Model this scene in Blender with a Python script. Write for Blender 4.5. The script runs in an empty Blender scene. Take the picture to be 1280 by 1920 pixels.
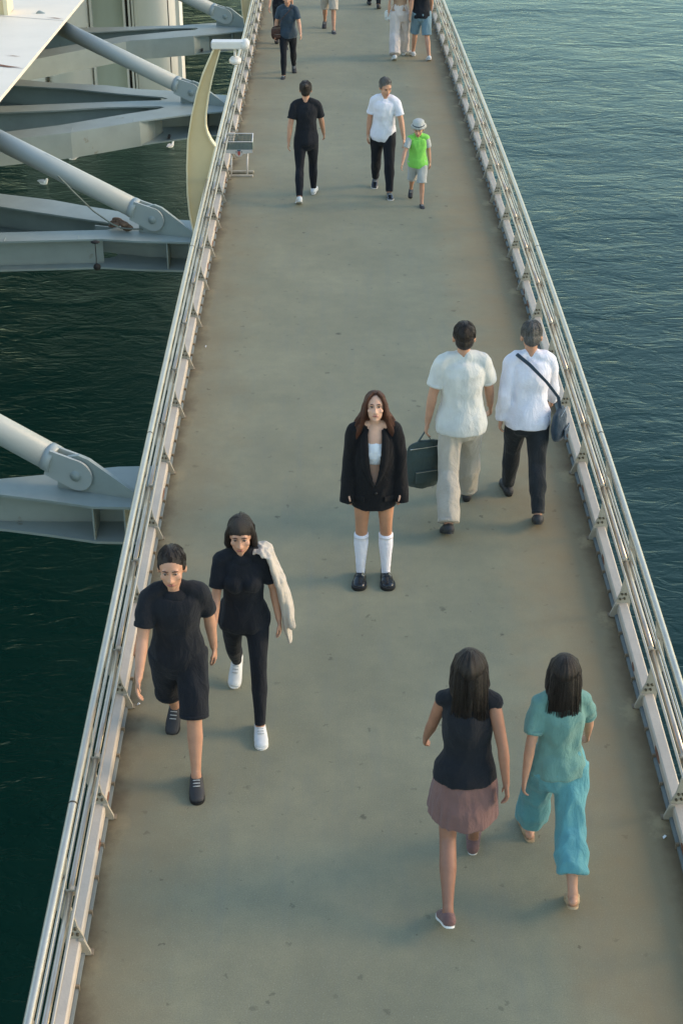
import bpy, bmesh, math, random
from mathutils import Vector, Matrix, noise
from mathutils.geometry import tessellate_polygon
random.seed(11)
R = math.radians
scene = bpy.context.scene
COL = scene.collection

# ---------------------------------------------------------------- camera, world, sun, exposure
cam = bpy.data.cameras.new('camera'); cam_o = bpy.data.objects.new('camera', cam); COL.objects.link(cam_o)
cam.sensor_fit = 'VERTICAL'; cam.sensor_height = 36; cam.lens = 56.25; cam.clip_end = 6000
cam_o.location = (0, 0, 7.036); cam_o.rotation_euler = (R(90 - 31.006), 0, 0)
scene.camera = cam_o
SUN_AZ, SUN_EL = 84.0, 22.0            # azimuth clockwise from +Y (camera heading)
world = bpy.data.worlds.new('World'); scene.world = world; world.use_nodes = True
wn = world.node_tree; bgn = wn.nodes['Background']
sky = wn.nodes.new('ShaderNodeTexSky'); sky.sky_type = 'NISHITA'; sky.sun_disc = False
sky.sun_elevation = R(SUN_EL); sky.sun_rotation = R(SUN_AZ); sky.air_density = 1.3; sky.dust_density = 0.45; sky.ozone_density = 1.0
wn.links.new(sky.outputs[0], bgn.inputs[0]); bgn.inputs[1].default_value = 0.15
sun = bpy.data.lights.new('sun', 'SUN'); sun.energy = 1.0; sun.angle = R(19); sun.color = (1.0, 0.72, 0.46)
sun_o = bpy.data.objects.new('sun', sun); COL.objects.link(sun_o)
sd = Vector((math.sin(R(SUN_AZ)) * math.cos(R(SUN_EL)), math.cos(R(SUN_AZ)) * math.cos(R(SUN_EL)), math.sin(R(SUN_EL))))
sun_o.rotation_euler = (-sd).to_track_quat('-Z', 'Y').to_euler(); sun_o.location = sd * 50
scene.view_settings.view_transform = 'Standard'; scene.view_settings.look = 'None'
scene.view_settings.gamma = 1; scene.view_settings.use_curve_mapping = False
scene.view_settings.exposure = 1.22

# ---------------------------------------------------------------- materials
def mat(name, col, rough=0.6, metal=0.0, var=0.12, vscale=3.0, bump=0.0, bscale=60.0, spec=0.5, stretch=(1, 1, 1), sheen=0.0, sss=0.0, rust=None):
    m = bpy.data.materials.new(name); m.use_nodes = True; nt = m.node_tree; N = nt.nodes; L = nt.links
    b = N['Principled BSDF']; b.inputs['Roughness'].default_value = rough; b.inputs['Metallic'].default_value = metal
    b.inputs['Specular IOR Level'].default_value = spec
    if sheen: b.inputs['Sheen Weight'].default_value = sheen
    if sss:
        b.inputs['Subsurface Weight'].default_value = sss; b.inputs['Subsurface Radius'].default_value = (0.02, 0.008, 0.004)
        b.inputs['Subsurface Scale'].default_value = 0.6
    tc = N.new('ShaderNodeTexCoord'); mp = N.new('ShaderNodeMapping'); mp.inputs['Scale'].default_value = stretch
    L.new(tc.outputs['Object'], mp.inputs[0])
    n1 = N.new('ShaderNodeTexNoise'); n1.inputs['Scale'].default_value = vscale; n1.inputs['Detail'].default_value = 8; n1.inputs['Roughness'].default_value = 0.6
    L.new(mp.outputs[0], n1.inputs['Vector'])
    rr = N.new('ShaderNodeMapRange'); rr.inputs['From Min'].default_value = 0.3; rr.inputs['From Max'].default_value = 0.7
    L.new(n1.outputs['Fac'], rr.inputs['Value'])
    mix = N.new('ShaderNodeMix'); mix.data_type = 'RGBA'
    mix.inputs['A'].default_value = (*[c * (1 - var) for c in col], 1); mix.inputs['B'].default_value = (*[min(1, c * (1 + var)) for c in col], 1)
    L.new(rr.outputs[0], mix.inputs['Factor'])
    out = mix.outputs['Result']
    if rust:
        n3 = N.new('ShaderNodeTexNoise'); n3.inputs['Scale'].default_value = rust[0]; n3.inputs['Detail'].default_value = 9; n3.inputs['Roughness'].default_value = 0.65
        L.new(tc.outputs['Object'], n3.inputs['Vector'])
        r3 = N.new('ShaderNodeMapRange'); r3.inputs['From Min'].default_value = rust[1]; r3.inputs['From Max'].default_value = rust[1] + 0.06
        L.new(n3.outputs['Fac'], r3.inputs['Value'])
        mx = N.new('ShaderNodeMix'); mx.data_type = 'RGBA'; mx.inputs['B'].default_value = (*rust[2], 1)
        L.new(r3.outputs[0], mx.inputs['Factor']); L.new(out, mx.inputs['A']); out = mx.outputs['Result']
    L.new(out, b.inputs['Base Color'])
    if bump:
        n2 = N.new('ShaderNodeTexNoise'); n2.inputs['Scale'].default_value = bscale; n2.inputs['Detail'].default_value = 5
        L.new(mp.outputs[0], n2.inputs['Vector'])
        bp = N.new('ShaderNodeBump'); bp.inputs['Strength'].default_value = bump; bp.inputs['Distance'].default_value = 0.01
        L.new(n2.outputs['Fac'], bp.inputs['Height']); L.new(bp.outputs[0], b.inputs['Normal'])
    return m

def deck_material():
    m = bpy.data.materials.new('deck_coating'); m.use_nodes = True; nt = m.node_tree; N = nt.nodes; L = nt.links
    b = N['Principled BSDF']; b.inputs['Roughness'].default_value = 0.82; b.inputs['Specular IOR Level'].default_value = 0.35
    uv = N.new('ShaderNodeUVMap'); uv.uv_map = 'UVMap'
    sep = N.new('ShaderNodeSeparateXYZ'); L.new(uv.outputs[0], sep.inputs[0])
    def noise_(scale, detail=8, rough=0.6, vec=None):
        n = N.new('ShaderNodeTexNoise'); n.inputs['Scale'].default_value = scale; n.inputs['Detail'].default_value = detail; n.inputs['Roughness'].default_value = rough
        L.new(vec or uv.outputs[0], n.inputs['Vector']); return n.outputs['Fac']
    def mr(v, a, b2, c=0.0, d=1.0):
        r = N.new('ShaderNodeMapRange'); r.inputs['From Min'].default_value = a; r.inputs['From Max'].default_value = b2
        r.inputs['To Min'].default_value = c; r.inputs['To Max'].default_value = d; L.new(v, r.inputs['Value']); return r.outputs[0]
    def mth(op, a, b2):
        n = N.new('ShaderNodeMath'); n.operation = op
        for i, q in enumerate((a, b2)):
            if isinstance(q, (int, float)): n.inputs[i].default_value = q
            else: L.new(q, n.inputs[i])
        return n.outputs[0]
    def mixc(f, a, b2):
        n = N.new('ShaderNodeMix'); n.data_type = 'RGBA'
        if isinstance(f, float): n.inputs['Factor'].default_value = f
        else: L.new(f, n.inputs['Factor'])
        for k, q in (('A', a), ('B', b2)):
            if isinstance(q, tuple): n.inputs[k].default_value = (*q, 1)
            else: L.new(q, n.inputs[k])
        return n.outputs['Result']
    c = mixc(mr(noise_(0.9, 7), 0.3, 0.7), (0.235, 0.222, 0.135), (0.325, 0.300, 0.182))
    c = mixc(mr(noise_(5.5, 8, 0.7), 0.35, 0.75, 0, 0.45), c, (0.165, 0.165, 0.115))
    c = mixc(mr(noise_(130, 3, 0.8), 0.40, 0.65, 0, 0.55), c, (0.14, 0.135, 0.095))
    c = mixc(mr(noise_(95, 3, 0.7), 0.58, 0.72, 0, 0.5), c, (0.42, 0.40, 0.30))
    # long scuffs along the walking direction
    mp = N.new('ShaderNodeMapping'); mp.inputs['Scale'].default_value = (5, 0.5, 1); L.new(uv.outputs[0], mp.inputs[0])
    c = mixc(mr(noise_(1.6, 7, 0.65, mp.outputs[0]), 0.5, 0.75, 0, 0.35), c, (0.19, 0.195, 0.155))
    # chewing-gum spots
    for sc, thr, st in ((1.6, 0.038, 0.7), (3.6, 0.060, 0.45), (0.8, 0.024, 0.85)):
        v = N.new('ShaderNodeTexVoronoi'); v.voronoi_dimensions = '2D'; v.inputs['Scale'].default_value = sc; v.inputs['Randomness'].default_value = 1
        ad = N.new('ShaderNodeVectorMath'); ad.operation = 'ADD'
        nz = N.new('ShaderNodeTexNoise'); nz.inputs['Scale'].default_value = 30; L.new(uv.outputs[0], nz.inputs['Vector'])
        sc2 = N.new('ShaderNodeVectorMath'); sc2.operation = 'SCALE'; sc2.inputs['Scale'].default_value = 0.07; L.new(nz.outputs['Color'], sc2.inputs[0])
        L.new(uv.outputs[0], ad.inputs[0]); L.new(sc2.outputs[0], ad.inputs[1]); L.new(ad.outputs[0], v.inputs['Vector'])
        sel = N.new('ShaderNodeSeparateColor'); L.new(v.outputs['Color'], sel.inputs[0])
        f = mr(mth('DIVIDE', v.outputs['Distance'], mr(sel.outputs[2], 0, 1, thr * 0.35, thr * 1.25)), 0.5, 1.0, st, 0)
        f = mth('MULTIPLY', f, mth('MULTIPLY', mr(sel.outputs[0], 0.35, 0.4), mr(sel.outputs[1], 0.0, 1.0, 0.4, 1.0)))
        c = mixc(f, c, (0.045, 0.045, 0.035))
    # grime and rust wash, with some warm light painted in, along both edges (u = metres from the centre line)
    wob = mr(noise_(2.2, 6, 0.65), 0.25, 0.75, -0.28, 0.28)
    er = mr(mth('ADD', sep.outputs[0], wob), 0.90, 1.80); el = mr(mth('ADD', mth('MULTIPLY', sep.outputs[0], -1.0), wob), 1.15, 1.95)
    c = mixc(mth('MULTIPLY', er, 0.72), c, (0.27, 0.18, 0.085)); c = mixc(mth('MULTIPLY', el, 0.65), c, (0.215, 0.155, 0.08))
    er2 = mr(mth('ADD', sep.outputs[0], mth('MULTIPLY', wob, 0.3)), 1.68, 1.83, 0, 0.75); el2 = mr(mth('ADD', mth('MULTIPLY', sep.outputs[0], -1.0), mth('MULTIPLY', wob, 0.3)), 1.70, 1.83, 0, 0.75)
    c = mixc(er2, c, (0.10, 0.068, 0.04)); c = mixc(el2, c, (0.07, 0.055, 0.035))
    # sandy wash at the feet of the posts
    md = mth('PINGPONG', mth('SUBTRACT', sep.outputs[1], 9.03 - 0.05), 0.579); du = mth('ABSOLUTE', mth('SUBTRACT', mth('ABSOLUTE', sep.outputs[0], 0.0), 1.74), 0.0)
    dd = mth('SQRT', mth('ADD', mth('MULTIPLY', md, md), mth('MULTIPLY', mth('MULTIPLY', du, du), 3.0)), 0.0); dd = mth('ADD', dd, mth('MULTIPLY', wob, 0.10)); dd = mth('ADD', dd, mr(noise_(11, 6, 0.7), 0.25, 0.75, -0.09, 0.09))
    sd_ = mth('MULTIPLY', mr(dd, 0.02, 0.14, 0.7, 0), mr(sep.outputs[0], -0.1, 0.1, 0.35, 1.0)); c = mixc(sd_, c, (0.38, 0.29, 0.155))
    L.new(c, b.inputs['Base Color'])
    bp = N.new('ShaderNodeBump'); bp.inputs['Strength'].default_value = 0.35; bp.inputs['Distance'].default_value = 0.004
    L.new(noise_(220, 4, 0.7), bp.inputs['Height']); L.new(bp.outputs[0], b.inputs['Normal'])
    return m

def water_material():
    m = bpy.data.materials.new('harbour_water'); m.use_nodes = True; nt = m.node_tree; N = nt.nodes; L = nt.links
    N.remove(N['Principled BSDF']); out = N['Material Output']
    tc = N.new('ShaderNodeTexCoord'); hs = []
    for sc, st, rot, w, dist, det, ridge in ((0.10, (1, 1.7, 1), 25, 1.5, 0.4, 2, 0), (0.36, (1, 1.9, 1), -12, 0.75, 0.9, 3, 0), (1.1, (1, 2.0, 1), 8, 0.34, 1.2, 4, 1), (3.2, (1, 1.6, 1), -25, 0.07, 0.6, 3, 0)):
        mp = N.new('ShaderNodeMapping'); mp.inputs['Scale'].default_value = st; mp.inputs['Rotation'].default_value = (0, 0, R(rot))
        L.new(tc.outputs['Object'], mp.inputs[0])
        n = N.new('ShaderNodeTexNoise'); n.inputs['Scale'].default_value = sc; n.inputs['Detail'].default_value = det; n.inputs['Distortion'].default_value = dist
        L.new(mp.outputs[0], n.inputs['Vector']); v = n.outputs['Fac']
        if ridge:
            s_ = N.new('ShaderNodeMath'); s_.operation = 'SUBTRACT'; s_.inputs[1].default_value = 0.5; L.new(v, s_.inputs[0])
            a = N.new('ShaderNodeMath'); a.operation = 'ABSOLUTE'; L.new(s_.outputs[0], a.inputs[0])
            g = N.new('ShaderNodeMath'); g.operation = 'POWER'; g.inputs[1].default_value = 1.3; L.new(a.outputs[0], g.inputs[0]); v = g.outputs[0]; w = -2.2 * w
        k = N.new('ShaderNodeMath'); k.operation = 'MULTIPLY'; k.inputs[1].default_value = w; L.new(v, k.inputs[0]); hs.append(k.outputs[0])
    h = hs[0]
    for q in hs[1:]:
        a = N.new('ShaderNodeMath'); a.operation = 'ADD'; L.new(h, a.inputs[0]); L.new(q, a.inputs[1]); h = a.outputs[0]
    bp = N.new('ShaderNodeBump'); bp.inputs['Strength'].default_value = 1.0; bp.inputs['Distance'].default_value = 0.10; L.new(h, bp.inputs['Height'])
    fr = N.new('ShaderNodeFresnel'); fr.inputs['IOR'].default_value = 1.38; L.new(bp.outputs[0], fr.inputs['Normal'])
    d = N.new('ShaderNodeBsdfDiffuse'); d.inputs['Color'].default_value = (0.002, 0.020, 0.0155, 1); L.new(bp.outputs[0], d.inputs['Normal'])
    g = N.new('ShaderNodeBsdfGlossy'); g.inputs['Color'].default_value = (0.78, 0.92, 0.82, 1); g.inputs['Roughness'].default_value = 0.27; L.new(bp.outputs[0], g.inputs['Normal'])
    mx = N.new('ShaderNodeMixShader'); L.new(fr.outputs[0], mx.inputs[0]); L.new(d.outputs[0], mx.inputs[1]); L.new(g.outputs[0], mx.inputs[2]); L.new(mx.outputs[0], out.inputs['Surface'])
    return m

M = {}
M['deck'] = deck_material(); M['water'] = water_material()
M['steel'] = mat('satin_steel', (0.54, 0.48, 0.39), 0.40, 0.85, 0.08, 6, 0.15, 40)
M['steel_warm'] = mat('worn_steel', (0.56, 0.47, 0.37), 0.34, 0.7, 0.12, 5, 0.1, 40, rust=(7, 0.70, (0.25, 0.13, 0.06)))
M['beam_paint'] = mat('kerb_paint', (0.49, 0.42, 0.33), 0.55, 0, 0.09, 5, 0.2, 50, rust=(3.1, 0.66, (0.16, 0.075, 0.045)))
M['post_paint'] = mat('post_paint', (0.40, 0.35, 0.26), 0.6, 0, 0.18, 9, 0.2, 60, rust=(9, 0.62, (0.26, 0.21, 0.13)))
M['bolt'] = mat('bolt_dark', (0.09, 0.075, 0.045), 0.6, 0.3, 0.3, 30)
M['foot'] = mat('rusty_foot', (0.22, 0.17, 0.11), 0.8, 0, 0.3, 25)
M['fascia'] = mat('deck_fascia', (0.16, 0.18, 0.17), 0.7, 0, 0.15, 2)
M['arm_paint'] = mat('arm_paint', (0.33, 0.365, 0.315), 0.5, 0, 0.14, 1.6, 0.1, 25, rust=(2.6, 0.66, (0.25, 0.235, 0.17)))
M['strut_paint'] = mat('strut_paint', (0.44, 0.455, 0.395), 0.42, 0, 0.06, 1.5, 0.06, 25)
M['slab'] = mat('slab_white', (0.82, 0.72, 0.58), 0.6, 0, 0.04, 1.2, 0.1, 20)
M['concrete'] = mat('pier_paint', (0.68, 0.65, 0.58), 0.7, 0, 0.10, 0.35, 0.2, 8, stretch=(1, 1, 0.25), rust=(0.9, 0.70, (0.36, 0.25, 0.15)))
M['concrete_green'] = mat('pier_panel', (0.42, 0.45, 0.37), 0.75, 0, 0.14, 0.5, 0.2, 8, stretch=(1, 1, 0.3))
M['dark_gap'] = mat('dark_joint', (0.03, 0.025, 0.02), 0.8)
M['cream_paint'] = mat('cream_paint', (0.62, 0.49, 0.27), 0.5, 0, 0.07, 2.5, 0.1, 20)
M['cream_edge'] = mat('cream_edge', (0.70, 0.61, 0.40), 0.5, 0, 0.05, 4)
M['white_paint'] = mat('white_paint', (0.66, 0.63, 0.57), 0.4, 0, 0.04, 4)
M['rope'] = mat('old_rope', (0.20, 0.21, 0.16), 0.9, 0, 0.2, 20)
M['rag'] = mat('brown_rag', (0.22, 0.13, 0.075), 0.95, 0, 0.35, 20, 0.8, 60)
M['rustflake'] = mat('rust', (0.20, 0.085, 0.045), 0.9, 0, 0.3, 20, 0.5, 80)
M['seam'] = mat('seam_sealant', (0.55, 0.51, 0.45), 0.8)
M['feather'] = mat('white_feather', (0.75, 0.74, 0.70), 0.8)
M['wing'] = mat('grey_wing', (0.42, 0.42, 0.42), 0.8)
M['litter'] = mat('paper_litter', (0.75, 0.74, 0.70), 0.8)
M['mesh_green'] = mat('grey_green_wire', (0.20, 0.25, 0.21), 0.5, 0.2)
M['tray'] = mat('tray_sheet', (0.13, 0.17, 0.15), 0.6, 0.1)
M['red'] = mat('red_print', (0.55, 0.10, 0.08), 0.6); M['blue'] = mat('blue_print', (0.06, 0.16, 0.22), 0.6); M['black'] = mat('black_print', (0.012, 0.014, 0.018), 0.6)
def cloth(name, col, rough=0.9, var=0.10, sheen=0.15):
    m = mat(name, col, rough, 0, var, 7, 0.35, 320, 0.25, sheen=sheen); N = m.node_tree.nodes; L = m.node_tree.links
    bp = [n for n in N if n.type == 'BUMP'][0]; tc = [n for n in N if n.type == 'TEX_COORD'][0]; prev = bp
    for sc, st, dist, stg in ((9, (1.5, 1.5, .6), .045, .35), (22, (1, 1, 1.2), .014, .28)):
        mp = N.new('ShaderNodeMapping'); mp.inputs['Scale'].default_value = st; mp.inputs['Rotation'].default_value = (.3, .5, .2); L.new(tc.outputs['Object'], mp.inputs[0])
        n = N.new('ShaderNodeTexNoise'); n.inputs['Scale'].default_value = sc; n.inputs['Detail'].default_value = 3; n.inputs['Distortion'].default_value = 1.2; L.new(mp.outputs[0], n.inputs['Vector'])
        s_ = N.new('ShaderNodeMath'); s_.operation = 'SUBTRACT'; s_.inputs[1].default_value = .5; L.new(n.outputs['Fac'], s_.inputs[0]); a = N.new('ShaderNodeMath'); a.operation = 'ABSOLUTE'; L.new(s_.outputs[0], a.inputs[0])
        b2 = N.new('ShaderNodeBump'); b2.inputs['Strength'].default_value = stg; b2.inputs['Distance'].default_value = dist; L.new(a.outputs[0], b2.inputs['Height'])
        L.new(b2.outputs[0], prev.inputs['Normal']); prev = b2
    return m
def skin(name, col): return mat(name, col, 0.52, 0, 0.14, 9, 0.12, 90, 0.35, sss=0.10)
M['skin_fair'] = skin('skin_fair', (0.60, 0.36, 0.25)); M['skin_tan'] = skin('skin_tan', (0.50, 0.27, 0.17)); M['skin_brown'] = skin('skin_brown', (0.30, 0.15, 0.095))
M['legs_tan'] = skin('legs_tan', (0.46, 0.23, 0.13))
M['black_wool'] = cloth('black_wool', (0.0085, 0.0085, 0.0095), 0.95, 0.2, 0.05)
M['black_cloth'] = cloth('black_cotton', (0.011, 0.013, 0.017), 0.9, 0.2, 0.05)
M['charcoal'] = cloth('charcoal_cotton', (0.022, 0.025, 0.027), 0.9, 0.2, 0.08)
M['white_cloth'] = cloth('white_cotton', (0.72, 0.72, 0.78)); M['cream_cloth'] = cloth('cream_linen', (0.62, 0.62, 0.57))
M['beige_cloth'] = cloth('beige_linen', (0.46, 0.41, 0.33)); M['pink_cloth'] = cloth('pale_pink_linen', (0.60, 0.52, 0.46))
M['mauve'] = cloth('dusty_mauve', (0.19, 0.105, 0.09)); M['teal'] = cloth('turquoise_cotton', (0.11, 0.31, 0.33)); M['teal_top'] = cloth('sea_green_cotton', (0.13, 0.26, 0.225))
M['navy'] = cloth('slate_blue_cotton', (0.035, 0.055, 0.075)); M['denim'] = cloth('light_denim', (0.16, 0.25, 0.29)); M['lime'] = cloth('lime_cotton', (0.22, 0.60, 0.10))
M['grey_cloth'] = cloth('light_grey_cotton', (0.42, 0.43, 0.40)); M['olive_bag'] = cloth('dark_green_canvas', (0.05, 0.07, 0.06)); M['brown_bag'] = cloth('brown_leather', (0.07, 0.035, 0.025), 0.6, 0.2, 0)
M['sock'] = cloth('white_knit', (0.80, 0.77, 0.80)); M['lace'] = cloth('white_bandeau', (0.76, 0.78, 0.80))
M['cream_jacket'] = cloth('cream_twill', (0.52, 0.46, 0.38))
M['tan_top'] = cloth('tan_cotton', (0.42, 0.27, 0.17))
M['shoe_black'] = mat('black_leather', (0.008, 0.009, 0.010), 0.22, 0, 0.1, 10, 0.05, 50, 0.6)
M['shoe_dark'] = mat('dark_suede', (0.03, 0.03, 0.03), 0.7); M['shoe_white'] = mat('white_sneaker', (0.66, 0.66, 0.62), 0.55, 0, 0.08, 20)
M['sole_white'] = mat('white_sole', (0.78, 0.76, 0.70), 0.6); M['sole_black'] = mat('black_sole', (0.01, 0.01, 0.01), 0.5); M['buckle'] = mat('silver_buckle', (0.7, 0.68, 0.62), 0.25, 0.9)
M['sandal'] = mat('tan_sandal', (0.42, 0.30, 0.17), 0.6)
def hairm(name, col): return mat(name, col, 0.45, 0, 0.75, 16, 1.0, 70, 0.5, stretch=(9, 9, 0.6))
M['hair_brown'] = hairm('brown_hair', (0.085, 0.027, 0.012)); M['hair_dark'] = hairm('dark_hair', (0.018, 0.012, 0.009)); M['hair_grey'] = hairm('grey_hair', (0.10, 0.095, 0.085))
M['eye_white'] = mat('eye_white', (0.40, 0.34, 0.30), 0.3); M['iris'] = mat('dark_iris', (0.03, 0.016, 0.01), 0.2); M['lips'] = mat('lips', (0.36, 0.12, 0.10), 0.45); M['brow'] = mat('brow', (0.06, 0.03, 0.02), 0.8)

# ---------------------------------------------------------------- object helpers
def link(name, me, m=None, parent=None):
    o = bpy.data.objects.new(name, me); COL.objects.link(o)
    if m is not None:
        for q in (m if isinstance(m, (list, tuple)) else [m]): me.materials.append(q)
    if parent is not None: o.parent = parent
    return o
def obj(name, bm, m, parent=None, smooth=False):
    bmesh.ops.recalc_face_normals(bm, faces=bm.faces)
    if smooth:
        for f in bm.faces: f.smooth = True
    me = bpy.data.meshes.new(name); bm.to_mesh(me); bm.free()
    return link(name, me, m, parent)
def tag(o, label=None, cat=None, group=None, kind=None):
    if label: o['label'] = label
    if cat: o['category'] = cat
    if group: o['group'] = group
    if kind: o['kind'] = kind
    return o
def empty(name, loc=(0, 0, 0), rz=0.0):
    o = bpy.data.objects.new(name, None); COL.objects.link(o); o.location = loc; o.rotation_euler = (0, 0, rz); o.empty_display_size = 0.2
    return o
def V(*a): return Vector(a)
def box(bm, x0, x1, y0, y1, z0, z1, mi=0):
    vs = [bm.verts.new((x, y, z)) for z in (z0, z1) for y in (y0, y1) for x in (x0, x1)]
    for q in ((0, 1, 3, 2), (4, 6, 7, 5), (0, 4, 5, 1), (2, 3, 7, 6), (0, 2, 6, 4), (1, 5, 7, 3)):
        f = bm.faces.new([vs[i] for i in q]); f.material_index = mi
    return vs
def tube(bm, pts, radii, n=12, ref=V(1, 0, 0), cap='round', mi=0):
    """loft of ellipses along pts; radii: float or (a along ref, b across)"""
    pts = [Vector(p) for p in pts]; radii = [(r, r) if isinstance(r, (int, float)) else r for r in radii]
    ts = []
    for i in range(len(pts)):
        t = (pts[min(i + 1, len(pts) - 1)] - pts[max(i - 1, 0)])
        ts.append(t.normalized() if t.length > 1e-9 else V(0, 0, 1))
    seq = [(pts[i], radii[i], ts[i]) for i in range(len(pts))]
    if cap == 'round':
        p, r, t = seq[0]; m_ = min(r); q, s_, u = seq[-1]; k = min(s_)
        seq = [(p - t * m_ * 0.92, (r[0] * 0.38, r[1] * 0.38), t), (p - t * m_ * 0.6, (r[0] * 0.8, r[1] * 0.8), t)] + seq + [(q + u * k * 0.6, (s_[0] * 0.8, s_[1] * 0.8), u), (q + u * k * 0.92, (s_[0] * 0.38, s_[1] * 0.38), u)]
    rings = []
    for p, r, t in seq:
        a = ref - t * ref.dot(t)
        if a.length < 1e-4: a = V(0, 1, 0) - t * t.y
        a.normalize(); b = t.cross(a)
        rings.append([bm.verts.new(p + a * (r[0] * math.cos(2 * math.pi * j / n)) + b * (r[1] * math.sin(2 * math.pi * j / n))) for j in range(n)])
    for i in range(len(rings) - 1):
        for j in range(n):
            f = bm.faces.new((rings[i][j], rings[i][(j + 1) % n], rings[i + 1][(j + 1) % n], rings[i + 1][j])); f.material_index = mi
    if cap:
        f = bm.faces.new(list(reversed(rings[0]))); f.material_index = mi
        f = bm.faces.new(rings[-1]); f.material_index = mi
    return rings
def ellipsoid(bm, c, rx, ry, rz, n=16, rot=None, mi=0):
    d = bmesh.ops.create_uvsphere(bm, u_segments=n, v_segments=max(8, n * 2 // 3), radius=1)
    mtx = Matrix.Translation(Vector(c)) @ (rot.to_4x4() if rot is not None else Matrix.Identity(4)) @ Matrix.Diagonal((rx, ry, rz, 1))
    for v in d['verts']: v.co = mtx @ v.co
    for v in d['verts']:
        for f in v.link_faces: f.material_index = mi
def prism(bm, poly, ax, t0, t1, mi=0):
    """poly: list of 2-D points; ax maps (a, b, t) -> Vector; extruded from t0 to t1"""
    lo = [bm.verts.new(ax(a, b, t0)) for a, b in poly]; hi = [bm.verts.new(ax(a, b, t1)) for a, b in poly]
    if len(poly) > 4:
        fs = []
        for tri in tessellate_polygon([[Vector((a, b, 0)) for a, b in poly]]):
            fs.append(bm.faces.new([lo[i] for i in tri])); fs.append(bm.faces.new([hi[i] for i in reversed(tri)]))
    else: fs = [bm.faces.new(lo), bm.faces.new(list(reversed(hi)))]
    for i in range(len(poly)):
        j = (i + 1) % len(poly); fs.append(bm.faces.new((lo[i], hi[i], hi[j], lo[j])))
    for f in fs: f.material_index = mi

# ---------------------------------------------------------------- deck profile (shallow arch bridge)
PZ = (7.544352957674113e-05, -0.005997365082231353, 0.08394840158946011, -0.33012380080695836)
PX = (-8.048731449827203e-05, -0.004275350150073335, 0.3440107937433222)
def zc(y):
    f = lambda t: PZ[0] * t ** 3 + PZ[1] * t * t + PZ[2] * t + PZ[3]
    if y > 36: return f(36) + (y - 36) * (f(36) - f(35.5)) / 0.5
    if y < 6.5: return f(6.5)
    return f(y)
def xc(y):
    f = lambda t: PX[0] * t * t + PX[1] * t + PX[2]
    return f(y) if y < 36 else f(36) + (y - 36) * (f(36) - f(35.5)) / 0.5
HW = 1.82
def dk(y, off=0.0, h=0.0): return V(xc(y) + off, y, zc(y) + h)

# ================================================================= SETTING
bm = bmesh.new(); S = 3500
vs = [bm.verts.new(p) for p in ((-S, -S, -13), (S, -S, -13), (S, S, -13), (-S, S, -13))]; bm.faces.new(vs)
tag(obj('water', bm, M['water']), 'dark teal rippling harbour water under and beside the walkway', kind='structure')

bm = bmesh.new(); uvl = bm.loops.layers.uv.new('UVMap'); rows = []
ys = [3.0 + 0.5 * i for i in range(115)]
us = [-HW + 2 * HW * i / 8 for i in range(9)]
for y in ys: rows.append([bm.verts.new(dk(y, u)) for u in us])
for i in range(len(ys) - 1):
    for j in range(8):
        f = bm.faces.new((rows[i][j], rows[i][j + 1], rows[i + 1][j + 1], rows[i + 1][j])); f.smooth = True
        for l, (a, b_) in zip(f.loops, ((i, j), (i, j + 1), (i + 1, j + 1), (i + 1, j))): l[uvl].uv = (us[b_], ys[a])
tag(obj('walkway', bm, M['deck']), 'long grey-green coated footbridge walkway running away over the water', kind='structure')
# steel box under the walkway
bm = bmesh.new(); rows = []
prof = [(-HW - 0.115, 0.0), (-HW - 0.115, -0.22), (-1.2, -0.34), (1.2, -0.34), (HW + 0.115, -0.22), (HW + 0.115, 0.0), (HW, -0.012), (-HW, -0.012)]
for y in ys[::2]: rows.append([bm.verts.new(dk(y, a, b_)) for a, b_ in prof])
for i in range(len(rows) - 1):
    for j in range(8): bm.faces.new((rows[i][j], rows[i][(j + 1) % 8], rows[i + 1][(j + 1) % 8], rows[i + 1][j]))
bm.faces.new(rows[0]); bm.faces.new(list(reversed(rows[-1])))
tag(obj('walkway_girder', bm, M['fascia']), 'grey steel box under the walkway', kind='structure')

# ---------------------------------------------------------------- railings
POST_Y = [9.03 + 1.158 * k for k in range(-4, 34)]
def rail_tube(name, side, s, h, r, m, parent, y0, y1, step=0.5, n=10):
    bm = bmesh.new(); k = max(2, int((y1 - y0) / step) + 1); pts = [dk(y0 + (y1 - y0) * i / (k - 1), side * (HW + s), h) for i in range(k)]
    tube(bm, pts, [r] * k, n=n, cap='flat'); return obj(name, bm, m, parent, smooth=True)
def smooth_poly(P, it=1):
    for _ in range(it):
        Q = []
        for i in range(len(P)):
            a, b_ = P[i], P[(i + 1) % len(P)]
            Q += [(a[0] * .75 + b_[0] * .25, a[1] * .75 + b_[1] * .25), (a[0] * .25 + b_[0] * .75, a[1] * .25 + b_[1] * .75)]
        P = Q
    return P
inner = [(-.035, .004), (-.03, .03), (-.008, .135), (.02, .21), (.034, .30), (.05, .40), (.06, .50), (.05, .62), (.036, .735)]
outer = [(.062, .75), (.085, .64), (.108, .53), (.130, .42), (.128, .34), (.098, .26), (.085, .20), (.105, .13), (.10, .004)]
post_meshes = {}
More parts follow.
